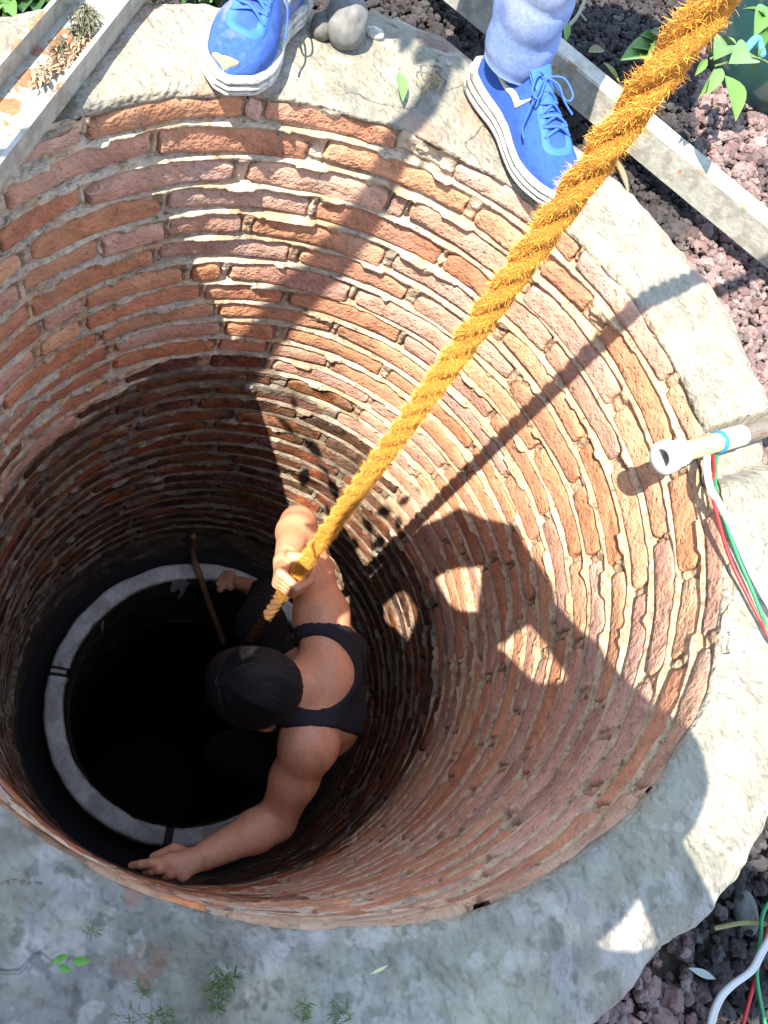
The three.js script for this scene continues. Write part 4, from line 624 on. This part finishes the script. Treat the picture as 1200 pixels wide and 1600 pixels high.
  const tong = grid(10, 12, (i, j) => { const u = i / 10 - 0.5, s = j / 12, t = mix(0.56, 0.33, s); const p = surf(t, 0.5, 0); return [p.x - 0.012 * s, p.y + 0.003 + 0.030 * s * s - u * u * 0.03, p.z + u * mix(0.03, 0.052, s)]; });
  const tong2 = tong.clone(); tong2.translate(-0.004, -0.0035, 0); mesh('tongue', merged([tong, tong2]), brightBlue, g0);
  for (let i = 0; i < 5; i++) { const t = 0.68 - i * 0.058, a = surf(t, 0.36, 0.003), b = surf(t - 0.045, 0.64, 0.003), a2 = surf(t - 0.045, 0.36, 0.003), b2 = surf(t, 0.64, 0.003), up = V(0, 0.006, 0); mesh('lace', merged([tube([a, a.clone().lerp(b, 0.5).add(up), b], 0.0026, 16, 6), tube([a2, a2.clone().lerp(b2, 0.5).add(up).add(V(0, 0.003, 0)), b2], 0.0026, 16, 6)]), laceMat, g0); }
  const k = surf(0.42, 0.5, 0.012), s = flip;
  const bow = [[[0, 0, 0], [0.02, 0.012, s * 0.03], [0.055, 0.0, s * 0.042], [0.06, -0.008, s * 0.026], [0.02, 0.004, s * 0.008]], [[0, 0, 0], [0.0, 0.012, -s * 0.028], [0.03, -0.006, -s * 0.052], [0.045, -0.012, -s * 0.04], [0.012, 0.004, -s * 0.01]], [[0, 0, 0], [0.02, 0.004, -s * 0.025], [0.05, -0.03, -s * 0.055], [0.07, -0.06, -s * 0.068], [0.09, -0.066, -s * 0.074]], [[0, 0, 0], [0.03, 0.006, s * 0.012], [0.06, -0.008, s * 0.02], [0.085, -0.02, s * 0.035]]];
  for (const pts of bow) mesh('lace', tube(pts.map(q => k.clone().add(V(q[0] * 0.78, q[1] * 0.8, q[2] * 0.78))), 0.0018, 40, 6), laceMat, g0);
  const kn = new THREE.SphereGeometry(0.007, 12, 8); kn.scale(1, 0.7, 1.3); kn.translate(...k.toArray()); mesh('lace_knot', kn, laceMat, g0);
  if (dusty) { // worn sandy patch on the toe
    mesh('toe_cap', strip(q => [mix(0.955, 0.925, Math.abs(q - 0.5) * 2), mix(0.12, 0.62, q)], q => 0.011 * Math.sin(Math.PI * (0.12 + 0.76 * q)), 0.0014, 40, 6), std({ map: mortarTex, color: lin(0.38, 0.29, 0.19), roughness: 1 }), g0, 'sandy worn patch on the toe');
  }
  return { L, at: (t, y, z = 0) => g0.localToWorld(V(t * L, y, z)), g0 };
}
function limbTube(pts, rs, folds, n = 60, m = 40) {                 // a trouser leg with folds
  const c = new THREE.CatmullRomCurve3(pts);
  const fr = c.computeFrenetFrames(n);
  return grid(m, n, (i, j) => { const t = j / n, a = i / m * 6.2832, q = c.getPointAt(t); const k = rs.length - 1, s = t * k, b = Math.min(k - 1, Math.floor(s)); let r = mix(rs[b], rs[b + 1], s - b); r += folds(t, a); const N = V(1, 0, 0), B = V(0, 0, 1); return q.addScaledVector(N, Math.cos(a) * r).addScaledVector(B, Math.sin(a) * r).toArray(); }, (i, j) => [i / m * 0.4, j / n * 1.0]);
}
{ // the person on the far side of the rim: only shoes and one trouser leg stand in the picture
  const who = thing('person', 'person in pale blue jeans and blue running shoes standing on the far rim', 'person');
  const h1 = at(744, 122, 0.014), t1 = at(876, 338, 0.014), t2 = at(346, 153, 0.014), h2 = at(470, -30, 0.014);
  h2.sub(t2).setLength(0.31).add(t2);
  const A = shoe(who, h1, t1, -1, false, 'clean blue shoe of the left foot, toe over the well'), B = shoe(who, h2, t2, 1, true, 'dusty blue shoe of the right foot with worn toe');
  scene.updateMatrixWorld(true);
  const hipY = 0.86, hipC = V(0.02, hipY, -0.86);
  const denim = texture(512, (u, v) => { const k = 0.85 + 0.25 * fbmP(u, v, 10, 141, 4) + 0.22 * fbmP(u, v, 120, 142, 2), d = sst(0, 0.35, fbmP(u, v, 3, 143, 4)); return [mix(0.185, 0.28, d) * k, mix(0.27, 0.345, d) * k, mix(0.52, 0.53, d) * k]; }, true, 0.4);
  const jm = std({ map: denim, roughness: 0.9 });
  for (const [S, hx, lab] of [[A, 0.09, 'left'], [B, -0.09, 'right']]) {
    const an = S.at(0.2, 0.11), hp = V(hipC.x + hx, hipY, hipC.z), kn = an.clone().lerp(hp, 0.5).add(V(0.0, 0, 0.07));
    const cuff = an.clone().add(V(0, -0.026, 0));
    const folds = (t, a) => { const e = sst(0.55, 0.97, t); return e * (0.009 * (Math.pow(Math.abs(Math.sin(t * 44 + 1.1 * Math.sin(a + 0.6) + 0.7 * Math.sin(2 * a + 2) + (lab === 'left' ? 0 : 1.3))), 0.7) - 0.5) * (0.65 + 0.35 * Math.sin(a + t * 9)) + 0.006 * fbm(Math.cos(a) * 1.5, Math.sin(a) * 1.5, t * 14, 3)) + 0.006 * fbm(Math.cos(a) * 1.2, Math.sin(a) * 1.2, t * 5 + 3, 3) + (t > 0.985 ? -0.002 : 0); };
    mesh('trouser_leg', mergeGeometries([limbTube([hp, kn.clone().lerp(hp, 0.4), kn, kn.clone().lerp(cuff, 0.5), cuff], [0.095, 0.085, 0.074, 0.066, 0.061, 0.06], folds, 120, 48)]), jm, who, lab === 'left' ? 'pale blue jeans leg gathered in folds over the shoe' : undefined);
    const sock = new THREE.CylinderGeometry(0.034, 0.033, 0.09, 24, 4); sock.translate(...an.clone().add(V(0, -0.03, 0)).toArray()); mesh('sock', sock, std({ color: lin(0.04, 0.04, 0.05), roughness: 1 }), who);
  }
  const sh = hipC.clone().add(V(0, 0.52, 0.05));
  const torso = blend([capsule(hipC.clone().add(V(-0.07, 0, 0)), hipC.clone().add(V(0.07, 0, 0)), 0.11, 0.11), capsule(hipC, sh, 0.12, 0.13), capsule(sh.clone().add(V(-0.13, 0, 0)), sh.clone().add(V(0.13, 0, 0)), 0.075, 0.075), capsule(sh.clone().add(V(-0.19, 0, 0)), sh.clone().add(V(-0.24, -0.27, 0.05)), 0.06, 0.05), capsule(sh.clone().add(V(0.19, 0, 0)), sh.clone().add(V(0.24, -0.27, 0.05)), 0.06, 0.05)], 0.05);
  mesh('shirt', skinOf(torso, hipC.clone().add(V(0, 0.25, 0)), 0.5, 60), std({ color: lin(0.3, 0.3, 0.32) }), who);
  const hd = sh.clone().add(V(0, 0.25, 0.05));
  mesh('body', skinOf(blend([ball(hd, 0.1, [0.82, 1.15, 0.95]), capsule(sh.clone().add(V(0, 0.05, 0)), hd, 0.055, 0.055), capsule(hd.clone().add(V(0, -0.02, 0.09)), hd.clone().add(V(0, -0.04, 0.1)), 0.012, 0.016)], 0.03), hd.clone().add(V(0, -0.05, 0)), 0.25, 44), skinMat, who);
}
// ---- unseen figures behind the camera, shaped to cast shadows across the well
function bystander(label, base, J, shirt, trousersCol) {
  const who = thing('person', label, 'person');
  const t = blend(J.torso, 0.05), l = blend(J.legs, 0.03), s = blend(J.skin, 0.02);
  mesh('body', skinOf(s, J.c1, J.s1, 84), skinMat, who); mesh('shirt', skinOf(t, J.c1, J.s1, 72), std({ color: lin(...shirt) }), who); mesh('trousers', skinOf(l, J.c2, J.s2, 60), std({ color: lin(...trousersCol) }), who);
  return who;
}
{
  const az = V(SUN.x, 0, SUN.z).normalize(), sd = V(0, 1, 0).cross(az);      // towards the well as the light runs; sideways
  const W = (s, f, h) => CAM.clone().addScaledVector(sd, s).addScaledVector(az, f).add(V(0, h, 0));
  const ground = h => YG - CAM.y;
  const g = ground();
  const Q = (a, b, f) => W(a, f, (b - 0.858 * f) / 0.514);      // sideways and across the sunlight, at the distance f
  const who1 = { skin: [ball(Q(-0.08, -0.115, -0.42), 0.098, [0.95, 1.05, 0.9]), capsule(Q(-0.05, -0.3, -0.45), Q(-0.08, -0.13, -0.42), 0.06, 0.06), capsule(Q(0.205, -0.02, -0.24), Q(0.17, 0.07, -0.12), 0.046, 0.043), capsule(Q(0.17, 0.07, -0.12), Q(0.07, 0.128, -0.04), 0.043, 0.042), capsule(Q(0.07, 0.128, -0.04), Q(-0.06, 0.115, 0.0), 0.042, 0.042), capsule(Q(-0.335, 0.075, -0.2), Q(-0.2, 0.098, -0.08), 0.045, 0.035), capsule(Q(-0.2, 0.098, -0.08), Q(-0.07, 0.1, 0.0), 0.034, 0.036), capsule(Q(-0.085, 0.1, 0.0), Q(-0.10, -0.04, -0.06), 0.04, 0.03), capsule(Q(0.03, 0.1, -0.02), Q(-0.05, 0.03, -0.03), 0.042, 0.04), capsule(Q(-0.03, 0.08, -0.02), Q(-0.085, 0.0, -0.03), 0.05, 0.045), capsule(Q(0.1, 0.07, -0.1), Q(0.15, 0.0, -0.14), 0.05, 0.05), capsule(Q(0.14, 0.05, -0.1), Q(0.15, -0.05, -0.18), 0.045, 0.05)],  // photographer, with extra capsules added to fill out the cast shadow
    torso: [capsule(Q(-0.17, -0.33, -0.45), Q(0.14, -0.40, -0.46), 0.08, 0.08), capsule(Q(-0.02, -0.45, -0.46), Q(0, -0.66, -0.52), 0.19, 0.19), capsule(Q(0.2, -0.36, -0.45), Q(0.205, -0.02, -0.24), 0.05, 0.045), capsule(Q(0.0, -0.12, -0.36), Q(0.19, -0.115, -0.3), 0.05, 0.055), capsule(Q(-0.2, -0.33, -0.45), Q(-0.3, -0.08, -0.34), 0.085, 0.085), capsule(Q(-0.3, -0.08, -0.34), Q(-0.32, 0.045, -0.22), 0.085, 0.068), capsule(Q(-0.27, -0.06, -0.34), Q(-0.18, -0.07, -0.36), 0.055, 0.06), capsule(Q(-0.30, 0.07, -0.2), Q(-0.285, -0.02, -0.25), 0.055, 0.055), capsule(Q(-0.27, -0.3, -0.46), Q(-0.26, -0.5, -0.5), 0.08, 0.08), capsule(Q(0.2, -0.07, -0.3), Q(0.2, -0.36, -0.45), 0.04, 0.04), capsule(Q(-0.05, -0.17, -0.4), Q(-0.24, -0.15, -0.38), 0.09, 0.08), capsule(Q(-0.1, -0.24, -0.44), Q(-0.22, -0.22, -0.42), 0.1, 0.09), capsule(Q(-0.07, -0.05, -0.3), Q(-0.14, -0.075, -0.3), 0.045, 0.05)],
    legs: [capsule(W(-0.07, -0.52, -0.4), W(0.07, -0.52, -0.4), 0.14, 0.14), capsule(W(-0.1, -0.52, -0.4), W(-0.12, -0.53, g + 0.06), 0.1, 0.05), capsule(W(0.1, -0.52, -0.4), W(0.12, -0.53, g + 0.06), 0.1, 0.05), capsule(W(-0.12, -0.53, g + 0.04), W(-0.12, -0.38, g + 0.035), 0.045, 0.035), capsule(W(0.12, -0.53, g + 0.04), W(0.12, -0.38, g + 0.035), 0.045, 0.035)], c1: W(-0.05, -0.3, 0.12), s1: 0.66, c2: W(0, -0.5, -0.7), s2: 0.56 };
  bystander('person leaning over the near rim with both elbows out to hold a camera, unseen, filled out to shape its shadow', null, who1, [0.3, 0.32, 0.36], [0.05, 0.06, 0.09]);
  const who2 = { skin: [ball(Q(-0.60, 0.02, -0.34), 0.1, [0.9, 1.1, 0.9]), capsule(Q(-0.58, -0.14, -0.36), Q(-0.60, 0.0, -0.34), 0.055, 0.055), capsule(Q(-0.52, -0.03, -0.24), Q(-0.385, -0.005, -0.15), 0.045, 0.04), capsule(Q(-0.74, -0.42, -0.38), Q(-0.72, -0.5, -0.3), 0.04, 0.035)],  // second figure, added and posed for the shade it throws on the rim
    torso: [capsule(Q(-0.40, -0.2, -0.36), Q(-0.72, -0.2, -0.36), 0.08, 0.08), capsule(Q(-0.55, -0.3, -0.37), Q(-0.54, -0.52, -0.42), 0.2, 0.2), capsule(Q(-0.38, -0.24, -0.36), Q(-0.36, -0.45, -0.4), 0.08, 0.08), capsule(Q(-0.42, -0.2, -0.36), Q(-0.52, -0.03, -0.24), 0.055, 0.046), capsule(Q(-0.74, -0.2, -0.36), Q(-0.74, -0.42, -0.38), 0.055, 0.045)],
    legs: [capsule(Q(-0.46, -0.56, -0.44), Q(-0.62, -0.56, -0.44), 0.15, 0.15), capsule(Q(-0.46, -0.58, -0.44), W(-0.45, -0.5, g + 0.06), 0.11, 0.07), capsule(Q(-0.62, -0.58, -0.44), W(-0.66, -0.5, g + 0.06), 0.11, 0.07), capsule(W(-0.45, -0.5, g + 0.04), W(-0.45, -0.35, g + 0.035), 0.045, 0.035), capsule(W(-0.66, -0.5, g + 0.04), W(-0.66, -0.35, g + 0.035), 0.045, 0.035)], c1: W(-0.55, -0.34, 0.2), s1: 0.66, c2: W(-0.55, -0.48, -0.6), s2: 0.62 };
  bystander('unseen second figure added at the near right side of the rim for its shade', null, who2, [0.5, 0.45, 0.4], [0.1, 0.1, 0.12]);
  // added unseen tree, trunk placed to shade the far wall, crown the far rim
  const tr = thing('unseen_tree', 'slender unseen tree added left of the well for its shade', 'tree');
  const over = (x, y, f) => { const p = at(x, y, 0), t = (p.clone().sub(CAM).dot(az) - f) / SUN.dot(az); return p.addScaledVector(SUN, -t); };   // what shades the rim at that place
  const crown = over(700, 30, -0.25);
  mesh('trunk', tube([W(0.89, -0.25, g), W(0.83, -0.25, -0.3), W(0.775, -0.25, 0.38), W(0.712, -0.25, 1.12), crown.clone().add(V(-0.02, 0.1, 0))], t => mix(0.024, 0.02, t), 40, 10), std({ map: mottleTex, color: lin(0.5, 0.42, 0.34) }), tr);
  const lv = []; for (let i = 0; i < 900; i++) { const a = rr(0, 6.283), b = Math.acos(rr(-1, 1)), r = 0.12 * Math.cbrt(rnd()) * (0.8 + 0.35 * noise3(Math.cos(a) * 2, b * 2, 5)), p = V(crown.x + r * Math.sin(b) * Math.cos(a), crown.y + r * 0.9 * Math.cos(b), crown.z + r * Math.sin(b) * Math.sin(a)), dv = V(rr(-1, 1), rr(-0.8, 0.4), rr(-1, 1)).setLength(rr(0.04, 0.07)); lv.push(orient(leafGeo(dv.length(), dv.length() * 0.4, 0.3, 0.15, 4), p, p.clone().add(dv), rr(-1, 1))); }
  mesh('crown', merged(lv), greens[1], tr);
  const overWall = (x, y, f) => { const p = onWall(x, y), t = (p.clone().sub(CAM).dot(az) - f) / SUN.dot(az); return p.addScaledVector(SUN, -t); }, low = [];
  for (const [x, y, l] of [[460, 632, 0.035], [447, 668, 0.05], [490, 702, 0.055], [505, 737, 0.06], [476, 748, 0.06], [522, 768, 0.06], [538, 792, 0.06], [600, 800, 0.05], [632, 782, 0.04], [622, 818, 0.05], [575, 822, 0.05], [652, 768, 0.03], [552, 850, 0.06], [592, 848, 0.06], [512, 800, 0.06], [560, 905, 0.07], [585, 935, 0.08]]) { const p = overWall(x, y, -0.25 + rr(-0.04, 0.04)), d = V(rr(-1, 1), rr(-0.5, 0.5), rr(-1, 1)).setLength(l * 1.25); low.push(orient(leafGeo(l * 1.25, l * 0.6, 0.2, 0.1, 6), p.clone().addScaledVector(d, -0.5), p.clone().addScaledVector(d, 0.5), rr(-0.6, 0.6))); }
  mesh('shade_leaves', merged(low), greens[3], tr);  // added leaves, each set where the wall should be dappled with shade
  mesh('branch', tube([W(0.83, -0.25, -0.3), overWall(476, 748, -0.25), overWall(522, 768, -0.25), overWall(575, 822, -0.25), overWall(585, 935, -0.25)], t => mix(0.006, 0.003, t), 30, 6), std({ color: lin(0.2, 0.16, 0.1) }), tr);
}
//@@END
renderer.render(scene, camera);
